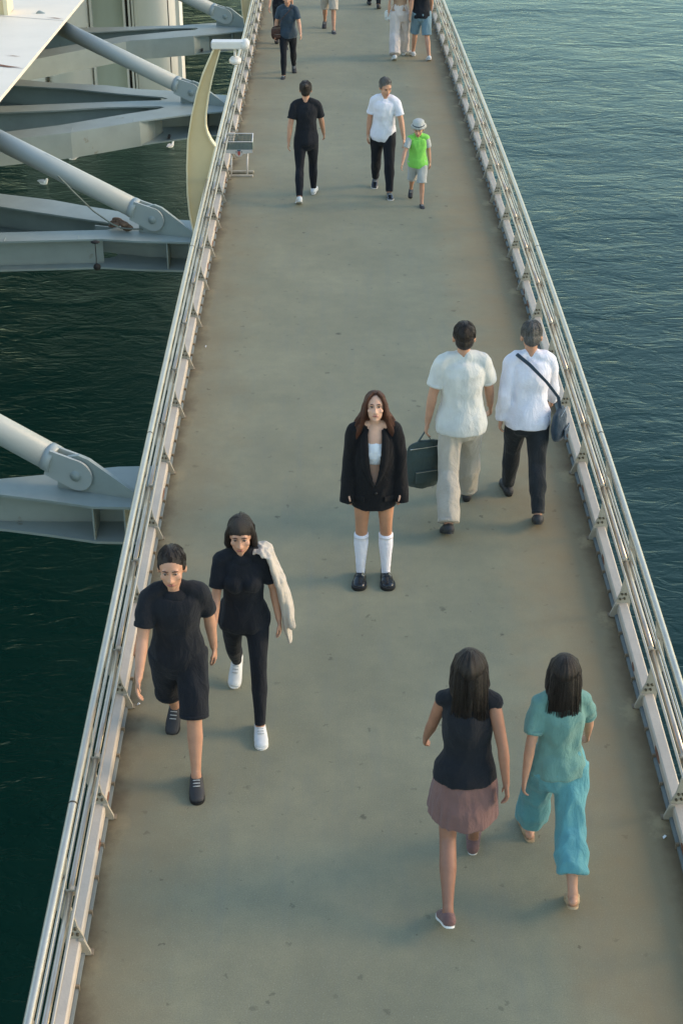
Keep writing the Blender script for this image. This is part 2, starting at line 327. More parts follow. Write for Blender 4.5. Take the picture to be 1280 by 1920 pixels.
for side in (-1, 1):
    bm = bmesh.new()
    ax = lambda a, b_, t: V(side * a, t, b_)
    prism(bm, inner + outer, ax, -0.007, 0.007)
    # bracket fork and foot
    prism(bm, [(-.045, .004), (-.045, .03), (-.012, .125), (.02, .125), (.03, .004)], ax, -0.026, -0.007 - 0.001)
    box(bm, min(side * -.058, side * .02), max(side * -.058, side * .02), -.024, .024, 0.0005, 0.009, 2)
    for (a, b_) in ((.022, .16), (.055, .165), (.032, .205), (.062, .205), (.062, .60), (.085, .48)):
        rr = tube(bm, [V(side * a, -.007, b_), V(side * a, -.022, b_)], [.0085, .0085], n=8, cap='flat', mi=1)
    bmesh.ops.recalc_face_normals(bm, faces=bm.faces)
    me = bpy.data.meshes.new('post'); bm.to_mesh(me); bm.free(); me.materials.append(M['post_paint']); me.materials.append(M['bolt']); me.materials.append(M['foot']); post_meshes[side] = me
for side, nm in ((-1, 'left'), (1, 'right')):
    root = empty('railing', dk(3.0, side * HW)); y_end = POST_Y[-1]
    tag(root, 'steel railing on the %s, %s' % (('left edge of the walkway beside the struts', 'nearest the lamp posts') if side < 0 else ('right edge of the walkway', 'open water beyond it')), 'railing', 'railings along the walkway')
    inv = Matrix.Translation(-root.location)
    def child(o):
        o.parent = root; o.matrix_parent_inverse = inv; return o
    child(rail_tube('handrail', side, .055, .775, .026, M['steel'], None, 3.2, y_end, n=16))
    child(rail_tube('lower_rail', side, -.012, .525, .0105, M['steel_warm'], None, 3.2, y_end))
    child(rail_tube('thin_rail', side, .052, .615, .0085, M['steel'], None, 3.2, y_end))
    child(rail_tube('thin_rail', side, .072, .495, .0085, M['steel'], None, 3.2, y_end))
    # kerb beam
    bm = bmesh.new(); pr = [(.012, .028), (.006, .05), (.006, .105), (.016, .118), (.075, .122), (.085, .112), (.085, .03)]
    rws = []
    yy = [3.2 + 0.386 * i for i in range(int((y_end - 3.2) / .386) + 1)]
    for y in yy: rws.append([bm.verts.new(dk(y, side * (HW + a), b_)) for a, b_ in pr])
    for i in range(len(rws) - 1):
        for j in range(len(pr)): bm.faces.new((rws[i][j], rws[i][(j + 1) % len(pr)], rws[i + 1][(j + 1) % len(pr)], rws[i + 1][j]))
    bm.faces.new(rws[0]); bm.faces.new(list(reversed(rws[-1])))
    child(obj('kerb_beam', bm, M['beam_paint']))
    bm = bmesh.new()                         # dark gutter angle behind the kerb
    prg = [(-.010, .002), (-.010, .022), (.004, .026), (.09, .026), (.09, .002)]; rws = []
    for y in yy: rws.append([bm.verts.new(dk(y, side * (HW + a), b_)) for a, b_ in prg])
    for i in range(len(rws) - 1):
        for j in range(5): bm.faces.new((rws[i][j], rws[i][(j + 1) % 5], rws[i + 1][(j + 1) % 5], rws[i + 1][j]))
    child(obj('gutter_angle', bm, M['fascia']))
    foot = bmesh.new(); box(foot, -.014, .010, -.008, .008, .002, .045)
    fm = bpy.data.meshes.new('kerb_foot'); foot.to_mesh(fm); foot.free(); fm.materials.append(M['foot'])
    cl = bmesh.new(); tube(cl, [V(0, -.016, 0), V(0, .016, 0)], [.026, .026], n=10, cap='flat'); box(cl, -.03 if side > 0 else -.035, .035 if side > 0 else .03, -.008, .008, -.012, .004)
    cm = bpy.data.meshes.new('rail_clamp'); cl.to_mesh(cm); cl.free(); cm.materials.append(M['post_paint'])
    for k, y in enumerate(POST_Y):
        o = bpy.data.objects.new('post', post_meshes[side]); COL.objects.link(o); o.location = dk(y, side * HW); child(o)
        o = bpy.data.objects.new('rail_clamp', cm); COL.objects.link(o); o.location = dk(y - .012, side * (HW + .022), .505); child(o)
        if k < len(POST_Y) - 1:
            y2 = POST_Y[k + 1]
            child(rail_tube('middle_rail', side, .032, .50, .0195, M['steel_warm'], None, y + .02, y2 - .02, 0.3, 12))
            for q in (0.25, 0.5, 0.75):
                o = bpy.data.objects.new('kerb_foot', fm); COL.objects.link(o); o.location = dk(y + (y2 - y) * q, side * (HW - .006)); child(o)
            if k % 4 == 2:
                bm = bmesh.new(); yj = y + .4; tube(bm, [dk(yj, side * (HW + .055), .775), dk(yj + .012, side * (HW + .055), .775)], [.0275, .0275], n=16, cap='flat'); child(obj('handrail_joint', bm, M['bolt'], None, True))
    # rusty scabs on the kerb beam
    rng = random.Random(5 + side)
    bm = bmesh.new()
    for y in POST_Y[1:22]:
        for _ in range(rng.choice((0, 1, 1, 2))):
            yy0 = y + rng.uniform(.1, 1.0); l = rng.uniform(.04, .12); P = []
            for a in range(7):
                t = a / 7 * 2 * math.pi; P.append((l * math.cos(t) * rng.uniform(.7, 1.1), .030 * math.sin(t) * rng.uniform(.6, 1.1)))
            prism(bm, P, lambda a, b_, t: dk(yy0 + a, side * (HW + .0055 - t), .072 + b_ ), 0.0, 0.002)
    child(obj('rust_patches', bm, M['rustflake']))['kind'] = 'stuff'

# ---------------------------------------------------------------- main bridge slab, girder, cantilever arms, struts, pier
def slab_z(y):
    z = .05 + (29.7 - y) * .0658
    return z if y > 16 else (.05 + 13.7 * .0658 + (16 - y) * .03)
bm = bmesh.new(); rows = []
pr = [(-4.70, 0.0), (-4.70, -.05), (-4.9, -.12), (-8.5, -.35), (-8.7, -2.3), (-19.5, -2.3), (-19.8, -.35), (-24.0, 0), ]
for y in [-10 + 5 * i for i in range(28)]: rows.append([bm.verts.new((a, y, slab_z(y) + b_)) for a, b_ in pr])
for i in range(len(rows) - 1):
    for j in range(8): bm.faces.new((rows[i][j], rows[i][(j + 1) % 8], rows[i + 1][(j + 1) % 8], rows[i + 1][j])).material_index = 0 if j in (0, 7) else 1
bm.faces.new(rows[0]); bm.faces.new(list(reversed(rows[-1])))
tag(obj('bridge_deck', bm, [M['slab'], M['fascia']]), 'off-white edge of the main bridge deck, upper left', kind='structure')
# seams and rust runs on the slab top
slab_root = [o for o in COL.objects if o.name == 'bridge_deck'][0]
def on_slab(x, y, h=0.0): return V(x, y, slab_z(y) + h)
for (xa, ya, xb, yb, w) in ((-4.72, 27.6, -9, 29.2, .012), (-4.72, 23.75, -9, 25.4, .012)):
    bm = bmesh.new(); d = V(yb - ya, -(xb - xa), 0).normalized() * w
    q = [on_slab(xa, ya, .004) - d, on_slab(xb, yb, .004) - d, on_slab(xb, yb, .004) + d, on_slab(xa, ya, .004) + d]
    bm.faces.new([bm.verts.new(p) for p in q]); obj('seam', bm, M['seam'], slab_root)
for (xa, ya, l, w) in ((-4.76, 23.8, .75, .09), (-4.74, 27.75, .35, .03), (-4.9, 24.6, .3, .02)):
    bm = bmesh.new(); P = [(0, 0), (l * .25, w * .35), (l * .5, w), (l * .75, w * .25), (l, 0), (l * .6, -w * .3), (l * .3, -w * .6)]
    bm.faces.new([bm.verts.new(on_slab(xa - a * .93, ya + a * .36 + b_, .008)) for a, b_ in P]); obj('rust_streak', bm, M['rustflake'], slab_root)

ARMS = [
 (12.86, -2.425, -.267, (-0.45, 0.40, [(-9.2, 13.9), (-3.211, 13.06), (-2.699, 13.162), (-2.383, 13.244), (-2.125, 13.295), (-1.3, 13.33)],
   [], [(-1.3, 12.51), (-1.923, 12.541), (-2.265, 12.551), (-2.697, 12.666), (-3.158, 12.772), (-9.2, 13.3)])),
 (20.0, -2.459, -.481, (-0.69, 0.42, [(-9.2, 22.964), (-4.784, 21.518), (-3.996, 21.26), (-3.56, 21.049), (-3.172, 20.883), (-2.446, 20.537), (-1.3, 20.35)],
   [[(-9.2, 22.795), (-4.69, 21.008), (-3.91, 20.699), (-3.186, 20.417), (-3.04, 20.337), (-2.988, 20.259), (-3.021, 20.18), (-3.113, 20.122), (-3.744, 20.083), (-4.511, 20.025), (-9.2, 19.67)]],
   [(-1.3, 19.683), (-2.002, 19.683), (-2.645, 19.72), (-3.142, 19.796), (-3.695, 19.758), (-4.451, 19.701), (-9.2, 19.343)])),
 (27.1, -2.54, -.883, (-1.08, 0.42, [(-9.2, 29.687), (-5.93, 28.6), (-5.124, 28.332), (-4.154, 28.166), (-3.563, 27.937), (-2.991, 27.84), (-1.4, 27.4)],
   [[(-9.2, 28.818), (-5.806, 28.166), (-4.786, 27.97), (-3.907, 27.68), (-3.095, 27.457), (-2.994, 27.363), (-3.123, 27.269), (-4.029, 27.176), (-4.926, 27.052), (-5.816, 26.93), (-9.2, 26.466)],
    [(-9.2, 26.097), (-5.75, 26.567), (-4.87, 26.687), (-3.991, 26.869), (-3.09, 26.93), (-3.002, 26.869), (-3.117, 26.748), (-3.587, 26.508), (-4.656, 25.867), (-5.391, 25.557), (-9.2, 23.95)]],
   [(-1.4, 26.838), (-2.596, 26.449), (-3.345, 26.097), (-3.527, 25.982), (-4.422, 25.473), (-5.237, 25.171), (-9.2, 23.703)])),
 (34.2, -2.422, -1.353, (-1.56, 0.39, [(-9.2, 33.888), (-5.827, 34.055), (-4.936, 34.099), (-3.489, 34.232), (-2.717, 34.454), (-1.5, 34.6)],
   [[(-9.2, 33.17), (-5.763, 33.622), (-5.109, 33.708), (-3.806, 34.012), (-3.048, 34.055), (-2.996, 33.968), (-3.068, 33.881), (-3.451, 33.794), (-4.514, 33.367), (-5.9, 32.378), (-9.2, 30.023)]],
   [(-1.5, 34.055), (-2.654, 33.537), (-3.511, 33.24), (-4.311, 33.031), (-5.149, 32.378), (-5.906, 31.746), (-9.2, 28.996)])),
]
def wall(bm, line, z0, z1, t=.012):
    n = len(line); off = []
    for i in range(n):
        a = Vector(line[max(0, i - 1)]); b_ = Vector(line[min(n - 1, i + 1)]); d = (b_ - a); off.append(Vector((-d.y, d.x)).normalized() * t)
    P = [(line[i][0] + off[i].x, line[i][1] + off[i].y) for i in range(n)] + [(line[i][0] - off[i].x, line[i][1] - off[i].y) for i in reversed(range(n))]
    prism(bm, P, lambda a, b_, t_: V(a, b_, t_), z0, z1)
def interp(line, x):
    L_ = sorted(line)
    for (a, b_), (c, d) in zip(L_, L_[1:]):
        if a <= x <= c: return b_ + (d - b_) * (x - a) / (c - a)
    return L_[0][1] if x < L_[0][0] else L_[-1][1]
arm_labels = ['pale blue steel arm nearest the camera, under the single-edged strut end at left', 'forked pale blue steel arm with a rope tied over it, second from the camera', 'three-pronged pale blue steel arm, third from the camera', 'pale blue steel arm farthest away, in front of the white pier']
strut_labels = ['round pale blue strut nearest the camera, entering from the left edge', 'long round strut above the floating gull, second from the camera', 'round strut crossing the white pier, third from the camera', 'short visible round strut at the very top, farthest away']
for ai, (py, pxx, pz, (zt, h, back, VS, front)) in enumerate(ARMS):
    root = empty('cantilever_arm', (pxx, py, zt)); tag(root, arm_labels[ai], 'bridge arm', 'arms under the walkway'); inv = Matrix.Translation(-root.location)
    def child(o, r=root, i=inv): o.parent = r; o.matrix_parent_inverse = i; return o
    outline = list(back) + list(front)
    for v in reversed(VS): outline += list(reversed(v))
    for nm, z0, z1 in (('top_flange', zt - .025, zt), ('bottom_flange', zt - h, zt - h + .025)):
        bm = bmesh.new(); prism(bm, outline, lambda a, b_, t: V(a, b_, t), z0, z1); child(obj(nm, bm, M['arm_paint']))
    prongs = []; edges = [back] + [e for v in VS for e in (v[:len(v) // 2 + 1], v[len(v) // 2:])] + [front]
    for k in range(0, len(edges), 2):
        A, B = edges[k], edges[k + 1]; xs = [-9.1, -6, -5, -4.2, -3.6, -3.15] + ([-2.6, -1.5] if len(edges) == 2 else [])
        line = [(x, (interp(A, x) + interp(B, x)) / 2) for x in xs]
        bm = bmesh.new(); wall(bm, line, zt - h + .026, zt - .026); child(obj('web', bm, M['arm_paint']))
    if len(edges) > 2:
        bm = bmesh.new(); wall(bm, [(x, (interp(back, x) + interp(front, x)) / 2) for x in (-3.3, -2.6, -1.5)], zt - h + .027, zt - .027); child(obj('web', bm, M['arm_paint']))
    for xs_ in (-2.28, -1.99):
        yf = interp(front, xs_); yb = (interp(back, xs_) + yf) / 2
        bm = bmesh.new(); box(bm, xs_ - .007, xs_ + .007, yf + .02, yb - .015, zt - h + .028, zt - .028); child(obj('stiffener', bm, M['arm_paint']))
    if ai >= 2:                                   # flush cover plate on the front prong
        x0 = -3.35 if ai == 2 else -3.05
        line = [(x, interp(front, x) - .004) for x in (-9.1, -5.5, -4.4, -3.9, x0)]
        line.append((x0 + .12, interp(front, x0 + .12) + .10)); line.append((x0 + .3, (interp(front, x0) + interp(back, x0)) / 2 - .25))
        bm = bmesh.new(); wall(bm, line, zt - h - .002, zt - .001, .006); child(obj('cover_plate', bm, M['arm_paint'], None, False))
        bm = bmesh.new(); yq = interp(front, -2.9) + .12; box(bm, -2.92, -2.88, yq - .13, yq, zt - h + .05, zt - h + .09); child(obj('drain_hole', bm, M['dark_gap']))
    for xw in (-3.45, -4.4):
        yw = interp(front, xw); bm = bmesh.new(); tube(bm, [V(xw, yw + .012, zt + .001), V(xw, (yw + interp(VS[-1][len(VS[-1]) // 2:], xw)) / 2 if VS else interp(back, xw) - .01, zt + .001)], [.006, .003], n=6, cap='flat'); child(obj('weld_seam', bm, M['arm_paint']))
    # lug plates at the pin: vertical gusset rising from the flange
    base = V(pxx, py, 0); du = V(1, -.30, 0).normalized(); nrm = V(-du.y, du.x, 0)
    gus = [(-.22, zt), (-.20, pz + .02), (-.10, pz + .16), (.02, pz + .19), (.12, pz + .16), (.62, zt + .03), (.62, zt)]
    bm = bmesh.new(); prism(bm, gus, lambda a, b_, t: base + du * a + nrm * t + V(0, 0, b_), -.02, .02); child(obj('lug_plate', bm, M['arm_paint']))
    bm = bmesh.new(); tube(bm, [V(pxx, py, pz) - nrm * .085, V(pxx, py, pz) + nrm * .085], [.05, .05], n=20, cap='flat'); child(obj('pin', bm, M['arm_paint'], None, True))
    # strut
    sroot = empty('support_strut', (pxx, py, pz)); tag(sroot, strut_labels[ai], 'strut', 'round struts holding the walkway arms'); inv2 = Matrix.Translation(-sroot.location)
    def child2(o, r=sroot, i=inv2): o.parent = r; o.matrix_parent_inverse = i; return o
    D = V(-1, .45, .35).normalized(); pin = V(pxx, py, pz); hz = V(-1, .30, 0).normalized(); up = V(0, 0, 1)
    T = (4.05 if ai < 2 else 2.55) if ai != 0 else 3.0
    T = {0: 3.2, 1: 2.9, 2: 2.66, 3: 2.6}[ai]
    bm = bmesh.new(); tube(bm, [pin + D * .26, pin + D * (T)], [.132, .132], n=32, cap='flat'); s_o = child2(obj('strut_tube', bm, M['strut_paint'], None, False))
    for f in s_o.data.polygons: f.use_smooth = len(f.vertices) == 4
    bm = bmesh.new(); tube(bm, [pin + D * .25, pin + D * .34], [.138, .138], n=32, cap='flat'); c_o = child2(obj('collar', bm, M['strut_paint']))
    for f in c_o.data.polygons: f.use_smooth = len(f.vertices) == 4
    bm = bmesh.new(); tube(bm, [pin + D * (T - .002), pin + D * (T + .12), pin + D * (T + .5)], [.085, .11, .11], n=24, cap='flat'); child2(obj('strut_neck', bm, M['arm_paint'], None, True))
    if True:
        bm = bmesh.new(); tube(bm, [pin + D * .9 + V(0, 0, .128), pin + D * 1.7 + V(0, 0, .128)], [.012, .012], n=8, cap='flat'); child2(obj('weld_strip', bm, M['strut_paint'], None, True))
    for sg in (-1, 1):
        pl = []
        for a in range(-8, 9):
            t = a / 8 * math.pi / 2; pl.append((-math.cos(t) * .158, math.sin(t) * .158))
        tdir = math.atan2(D.z, V(D.x, D.y, 0).length)
        P = [( -u * math.cos(0), v) for u, v in pl]
        # rounded end (towards the walkway) plus straight part (towards the strut) in the plane of hz/up
        P = [(-x, y) for x, y in pl]            # x>0 side rounded
        P = [(x, y) for x, y in P] + [(-.30, .135), (-.30, -.135)]
        ca, sa = math.cos(tdir), math.sin(tdir)
        bm = bmesh.new()
        prism(bm, P, lambda a, b_, t: pin + hz * (-a * ca - b_ * sa) + up * (-a * sa + b_ * ca) + nrm * (t), sg * .05 - .012, sg * .05 + .012)
        child2(obj('end_plate', bm, M['strut_paint']))
    if ai == 0: first = (root, sroot)

# rope, rag and hanging cord on the second arm
root = empty('mooring_rope', (-3.0, 19.6, -.4)); tag(root, 'thin old rope from a strut knotted to the forked arm with brown rag', 'rope')
inv = Matrix.Translation(-root.location)
bm = bmesh.new(); rp = [V(-3.70, 20.2, .02), V(-3.5, 20.1, -.16), V(-3.25, 20.0, -.38), V(-3.02, 19.98, -.55), V(-2.9, 20.0, -.62), V(-2.72, 20.02, -.64), V(-2.5, 20.05, -.66)]
tube(bm, rp, [.011] * len(rp), n=8); o = obj('rope', bm, M['rope'], root, True); o.matrix_parent_inverse = inv
bm = bmesh.new()
for k in range(9): ellipsoid(bm, (-2.93 + random.uniform(-.12, .14), 20.15 + random.uniform(-.08, .08), -.64 + random.uniform(-.01, .05)), random.uniform(.04, .09), random.uniform(.03, .06), random.uniform(.02, .05), 8, Matrix.Rotation(random.uniform(-1, 1), 3, 'Z'))
o = obj('rag', bm, M['rag'], root, True); o.matrix_parent_inverse = inv
bm = bmesh.new(); tube(bm, [V(-3.2, 19.64, -.68), V(-3.2, 19.63, -.9), V(-3.21, 19.63, -1.02)], [.006, .006, .006], n=6); ellipsoid(bm, (-3.2, 19.64, -1.02), .05, .04, .05, 10); ellipsoid(bm, (-3.2, 19.66, -.68), .06, .04, .02, 8)
o = obj('hanging_cord', bm, M['dark_gap'], root, True); o.matrix_parent_inverse = inv

# pier
root = empty('bridge_pier', (-9.2, 65, -13)); tag(root, 'tall off-white pier of rounded columns standing in the water behind the arms', 'pier'); inv = Matrix.Translation(-root.location)
def pch(o): o.parent = root; o.matrix_parent_inverse = inv; return o
for (cx, r) in ((-7.32, .98), (-10.95, .95)):
    bm = bmesh.new(); tube(bm, [V(cx, 65, -15), V(cx, 65, -3.0)], [r, r], n=40, cap='flat'); o = pch(obj('column', bm, M['concrete'], None))
    for f in o.data.polygons: f.use_smooth = len(f.vertices) == 4
bm = bmesh.new(); box(bm, -6.78, -6.40, 64.4, 65.4, -15, -3.1); pch(obj('side_fin', bm, M['concrete']))
bm = bmesh.new(); box(bm, -6.86, -6.80, 64.15, 65.2, -15, -3.1); pch(obj('joint', bm, M['dark_gap']))
bm = bmesh.new(); box(bm, -10.1, -8.2, 64.9, 65.6, -15, -3.1); pch(obj('infill_panel', bm, M['concrete_green']))
for x in (-10.15, -9.95, -8.62, -8.42, -8.28): bm = bmesh.new(); box(bm, x - .04, x + .04, 64.6, 64.89, -15, -3.1); pch(obj('rib', bm, M['concrete']))
for x in (-10.05, -8.52): bm = bmesh.new(); box(bm, x - .05, x + .05, 64.8, 64.88, -15, -3.1); pch(obj('joint', bm, M['dark_gap']))
bm = bmesh.new(); box(bm, -13.2, -11.95, 64.3, 66.2, -15, -3.1); pch(obj('back_column', bm, M['concrete']))

# ---------------------------------------------------------------- lamp posts
BL = [(-1.844, -0.30), (-1.887, -0.042), (-1.9, 0.235), (-1.889, 0.575), (-1.86, 0.91), (-1.8, 1.206), (-1.73, 1.465), (-1.65, 1.689), (-1.566, 1.866), (-1.504, 1.992), (-1.429, 1.992), (-1.486, 1.816), (-1.545, 1.625), (-1.599, 1.401), (-1.633, 1.206), (-1.639, 1.075), (-1.623, 0.989), (-1.582, 0.896), (-1.533, 0.823), (-1.564, 0.71), (-1.618, 0.508), (-1.672, 0.303), (-1.736, 0.062), (-1.78, -0.30)]
def lamp(loc, label, with_head=True):
    root = empty('lamp_post', loc); tag(root, label, 'lamp post', 'curved lamp posts outside the left railing')
    P = [(x + 1.84, z + .126) for x, z in BL]; ax = lambda a, b_, t: V(a, t, b_)
    bm = bmesh.new(); prism(bm, P, ax, -.012, .012); obj('blade', bm, M['cream_paint'], root)
    for nm, seq in (('outer_flange', P[:10]), ('inner_flange', P[10:])):
        bm = bmesh.new(); n = len(seq)
        for i in range(n - 1):
            a, b_ = V(seq[i][0], 0, seq[i][1]), V(seq[i + 1][0], 0, seq[i + 1][1]); d = (b_ - a).normalized(); nn = V(-d.z, 0, d.x) * .008
            vs = [bm.verts.new(p) for p in (a - nn + V(0, -.055, 0), b_ - nn + V(0, -.055, 0), b_ + nn + V(0, -.055, 0), a + nn + V(0, -.055, 0), a - nn + V(0, .055, 0), b_ - nn + V(0, .055, 0), b_ + nn + V(0, .055, 0), a + nn + V(0, .055, 0))]
            for q in ((0, 1, 2, 3), (7, 6, 5, 4), (0, 4, 5, 1), (1, 5, 6, 2), (2, 6, 7, 3), (3, 7, 4, 0)): bm.faces.new([vs[j] for j in q])
        obj(nm, bm, M['cream_edge'], root)
    bm = bmesh.new(); box(bm, .31, .70, -.09, .06, 2.135, 2.22); bmesh.ops.bevel(bm, geom=bm.edges[:], offset=.012, segments=2, affect='EDGES'); hd = obj('lamp_arm', bm, M['white_paint'], root)
    bm = bmesh.new(); tube(bm, [V(.71, -.10, 2.172), V(.71, .07, 2.172)], [(.048, .055), (.048, .055)], n=20, cap='flat'); bmesh.ops.bevel(bm, geom=[e for e in bm.edges if len(e.link_faces) == 2 and e.calc_face_angle(0) > 1], offset=.012, segments=2, affect='EDGES'); obj('lamp_head', bm, M['white_paint'], root, True)
    bm = bmesh.new(); tube(bm, [V(.585, -.02, 2.12), V(.585, -.02, 2.02)], [.016, .016], n=12, cap='flat'); tube(bm, [V(.585, -.02, 2.03), V(.585, -.02, 2.0), V(.585, -.02, 1.965), V(.585, -.02, 1.945)], [.05, .072, .072, .035], n=20, cap='flat'); obj('camera_dome', bm, M['white_paint'], root, True)
    return root
lamp((-1.84, 19.0, -.126), 'tall curved cream lamp post with a white head, rising outside the left railing')
lamp((-1.955, 32.9, -1.02), 'far cream lamp post at the top edge, only its lower blade in view')
# foot of a mast on the main slab, top-left corner
root = empty('mast_foot', (-5.9, 28.25, slab_z(28.25))); tag(root, 'yellowish mast foot standing on the white slab in the top left corner', 'mast')
bm = bmesh.new(); box(bm, -.30, .08, -.10, .35, 0, 1.6); obj('mast_shaft', bm, M['cream_paint'], root)
bm = bmesh.new(); box(bm, .082, .15, -.14, .38, 0, 1.6); obj('mast_edge', bm, M['cream_edge'], root)

# ---------------------------------------------------------------- gulls
def gull(loc, rz, label, s=1.0):
    root = empty('gull', loc, rz); tag(root, label, 'gull', 'gulls floating under the bridge')
    bm = bmesh.new(); tube(bm, [V(0, .22, .07), V(0, .1, .05), V(0, -.02, .05), V(0, -.12, .07), V(0, -.17, .15), V(0, -.19, .21)], [(.03, .012), (.075, .06), (.095, .08), (.07, .07), (.04, .045), (.042, .045)], n=14)
    tube(bm, [V(0, -.23, .21), V(0, -.29, .20)], [.014, .005], n=6, mi=1)
    o = obj('body', bm, [M['feather'], M['sandal']], root, True)
    for sg in (-1, 1):
        bm = bmesh.new(); tube(bm, [V(sg * .07, -.07, .09), V(sg * .075, .06, .10), V(sg * .03, .26, .09)], [(.02, .05), (.03, .055), (.01, .015)], n=10); obj('wing', bm, M['wing'], root, True)
    root.scale = (s, s, s); return root
gull((-10.98, 56.83, -13), 1.0, 'white gull floating alone on the dark water left of the rope')
gull((-6.68, 61.08, -13), 2.6, 'white gull floating on greenish ripples beside the lamp post', .9)
gull((-10.3, 59.6, -13), -1.2, 'small gull floating at the lower edge of the three-pronged arm', .85)

# ---------------------------------------------------------------- wire mesh stand by the left railing
root = empty('display_stand', dk(22.02, 0) + V(-1.57, 0, 0) ); tag(root, 'white legged stand with wire mesh tray and red badge by the left railing', 'stand')
root.location.x = -1.44; root.scale = (1, 1, .84); W2 = .19
inv = None
for sx in (-.11, .115):
    bm = bmesh.new(); tube(bm, [V(sx - .01, -.10, .04), V(sx, -.02, .42)], [.013, .013], n=10, cap='flat'); obj('leg', bm, M['white_paint'], root, True)
for yy_ in (-.13, .05):
    bm = bmesh.new(); box(bm, -W2, W2, yy_ - .022, yy_ + .022, .003, .045); bmesh.ops.bevel(bm, geom=bm.edges[:], offset=.008, segments=1, affect='EDGES'); obj('foot_bar', bm, M['post_paint'], root)
bm = bmesh.new(); prism(bm, [(-W2, .42), (-W2, .47), (W2, .47), (W2, .42), (.06, .40), (.03, .36), (-.03, .36), (-.06, .40)], lambda a, b_, t: V(a, t - .115, b_), 0, .015); fp = obj('front_plate', bm, M['white_paint'], root)
for nm, P, m in (('badge', [(-.018, .445), (.018, .445), (.018, .395), (0, .368), (-.018, .395)], 'red'), ('badge_top', [(-.028, .47), (.028, .47), (.02, .448), (-.02, .448)], 'blue'), ('badge_mark', [(-.04, .45), (-.033, .45), (-.033, .415), (-.04, .42)], 'black'), ('badge_mark', [(.033, .45), (.04, .45), (.04, .42), (.033, .415)], 'black')):
    bm = bmesh.new(); prism(bm, P, lambda a, b_, t: V(a, t - .1195, b_), 0, .003); obj(nm, bm, M[m], fp)
bm = bmesh.new(); box(bm, -W2, W2, -.10, .12, .47, .478); obj('tray_floor', bm, M['tray'], root)
bm = bmesh.new()
def wire(a, b_, r=.0055): tube(bm, [a, b_], [r, r], n=5, cap='flat')
NX = 20
for i in range(NX + 1):
    x = -W2 + 2 * W2 * i / NX; wire(V(x, -.10, .47), V(x, -.10, .60)); wire(V(x, .12, .47), V(x, .12, .66))
for k in range(6): wire(V(-W2, -.10, .47 + .026 * k), V(W2, -.10, .47 + .026 * k)); wire(V(-W2, .12, .47 + .038 * k), V(W2, .12, .47 + .038 * k))
for sx in (-W2, W2):
    for k in range(9): y = -.10 + .0275 * k; wire(V(sx, y, .47), V(sx, y, .60 + .06 * k / 8))
    for k in range(6): wire(V(sx, -.10, .47 + .026 * k), V(sx, .12, .47 + .038 * k))
obj('wire_basket', bm, M['mesh_green'], root)
for a, b_ in ((V(-W2, -.10, .602), V(W2, -.10, .602)), (V(-W2, .12, .662), V(W2, .12, .662)), (V(-W2, -.10, .602), V(-W2, .12, .662)), (V(W2, -.10, .602), V(W2, .12, .662))):
    bm = bmesh.new(); tube(bm, [a, b_], [.008, .008], n=8); obj('basket_rim', bm, M['white_paint'], root, True)

# ---------------------------------------------------------------- small litter by the kerbs
def scrap(x, y, l, w, rz, label):
    bm = bmesh.new(); a = [V(-l, -w, 0), V(l * .2, -w, .012), V(l, w * .2, .002), V(l * .3, w, .014), V(-l * .8, w, .004)]
    vs = [bm.verts.new(p) for p in a]; f = bm.faces.new(vs); r = bmesh.ops.extrude_face_region(bm, geom=[f])
    for v in [g for g in r['geom'] if isinstance(g, bmesh.types.BMVert)]: v.co.z += .002
    o = obj('paper_scrap', bm, M['litter']); o.location = (x, y, zc(y) + .003); o.rotation_euler = (0, 0, rz); tag(o, label, 'litter', 'litter along the kerbs')
scrap(2.06, 7.68, .016, .008, .5, 'white paper scrap by the right kerb near the bottom corner')
scrap(-1.44, 10.85, .022, .006, .9, 'white cigarette end by the left kerb above the dark-clothed walker')
scrap(-1.44, 9.05, .012, .008, .2, 'tiny white scrap by the left kerb beside a post foot')
scrap(-1.43, 15.4, .014, .006, 1.2, 'small white stub near the left kerb halfway up the walkway')

# ================================================================= PEOPLE
def remesh(name, bm, voxel, m, parent, smooth_it=4, fn=None, factor=0.5):
    """union of closed shapes -> one continuous skin"""
    bmesh.ops.recalc_face_normals(bm, faces=bm.faces)
    me = bpy.data.meshes.new('tmp'); bm.to_mesh(me); bm.free(); o = bpy.data.objects.new('tmp', me); COL.objects.link(o)
    md = o.modifiers.new('r', 'REMESH'); md.mode = 'VOXEL'; md.voxel_size = voxel; md.use_smooth_shade = True
    sm = o.modifiers.new('s', 'SMOOTH'); sm.iterations = smooth_it; sm.factor = factor
    bpy.context.view_layer.update(); dg = bpy.context.evaluated_depsgraph_get()
    out = bpy.data.meshes.new_from_object(o.evaluated_get(dg)); bpy.data.objects.remove(o); bpy.data.meshes.remove(me)
    out.name = name; out.materials.clear()
    if fn:
        out.calc_loop_triangles(); ns = [v.normal.copy() for v in out.vertices]
        for v, n_ in zip(out.vertices, ns): v.co = fn(v.co.copy(), n_)
    for f in out.polygons: f.use_smooth = True
    return link(name, out, m, parent)
def fold(amp, f=(9, 9, 3.5), seed=0.0, amp2=None):
    a2 = amp * 0.4 if amp2 is None else amp2
    def fn(p, n_):
        w = noise.noise(V(p.x * f[0] + seed, p.y * f[1], p.z * f[2])); w2 = noise.noise(V(p.x * f[0] * 2.6 + 7, p.y * f[1] * 2.6, p.z * f[2] * 2.6 + seed))
        return p + n_ * (amp * (1 - 2 * abs(w)) * 0.9 - amp * .4 + a2 * w2)
    return fn

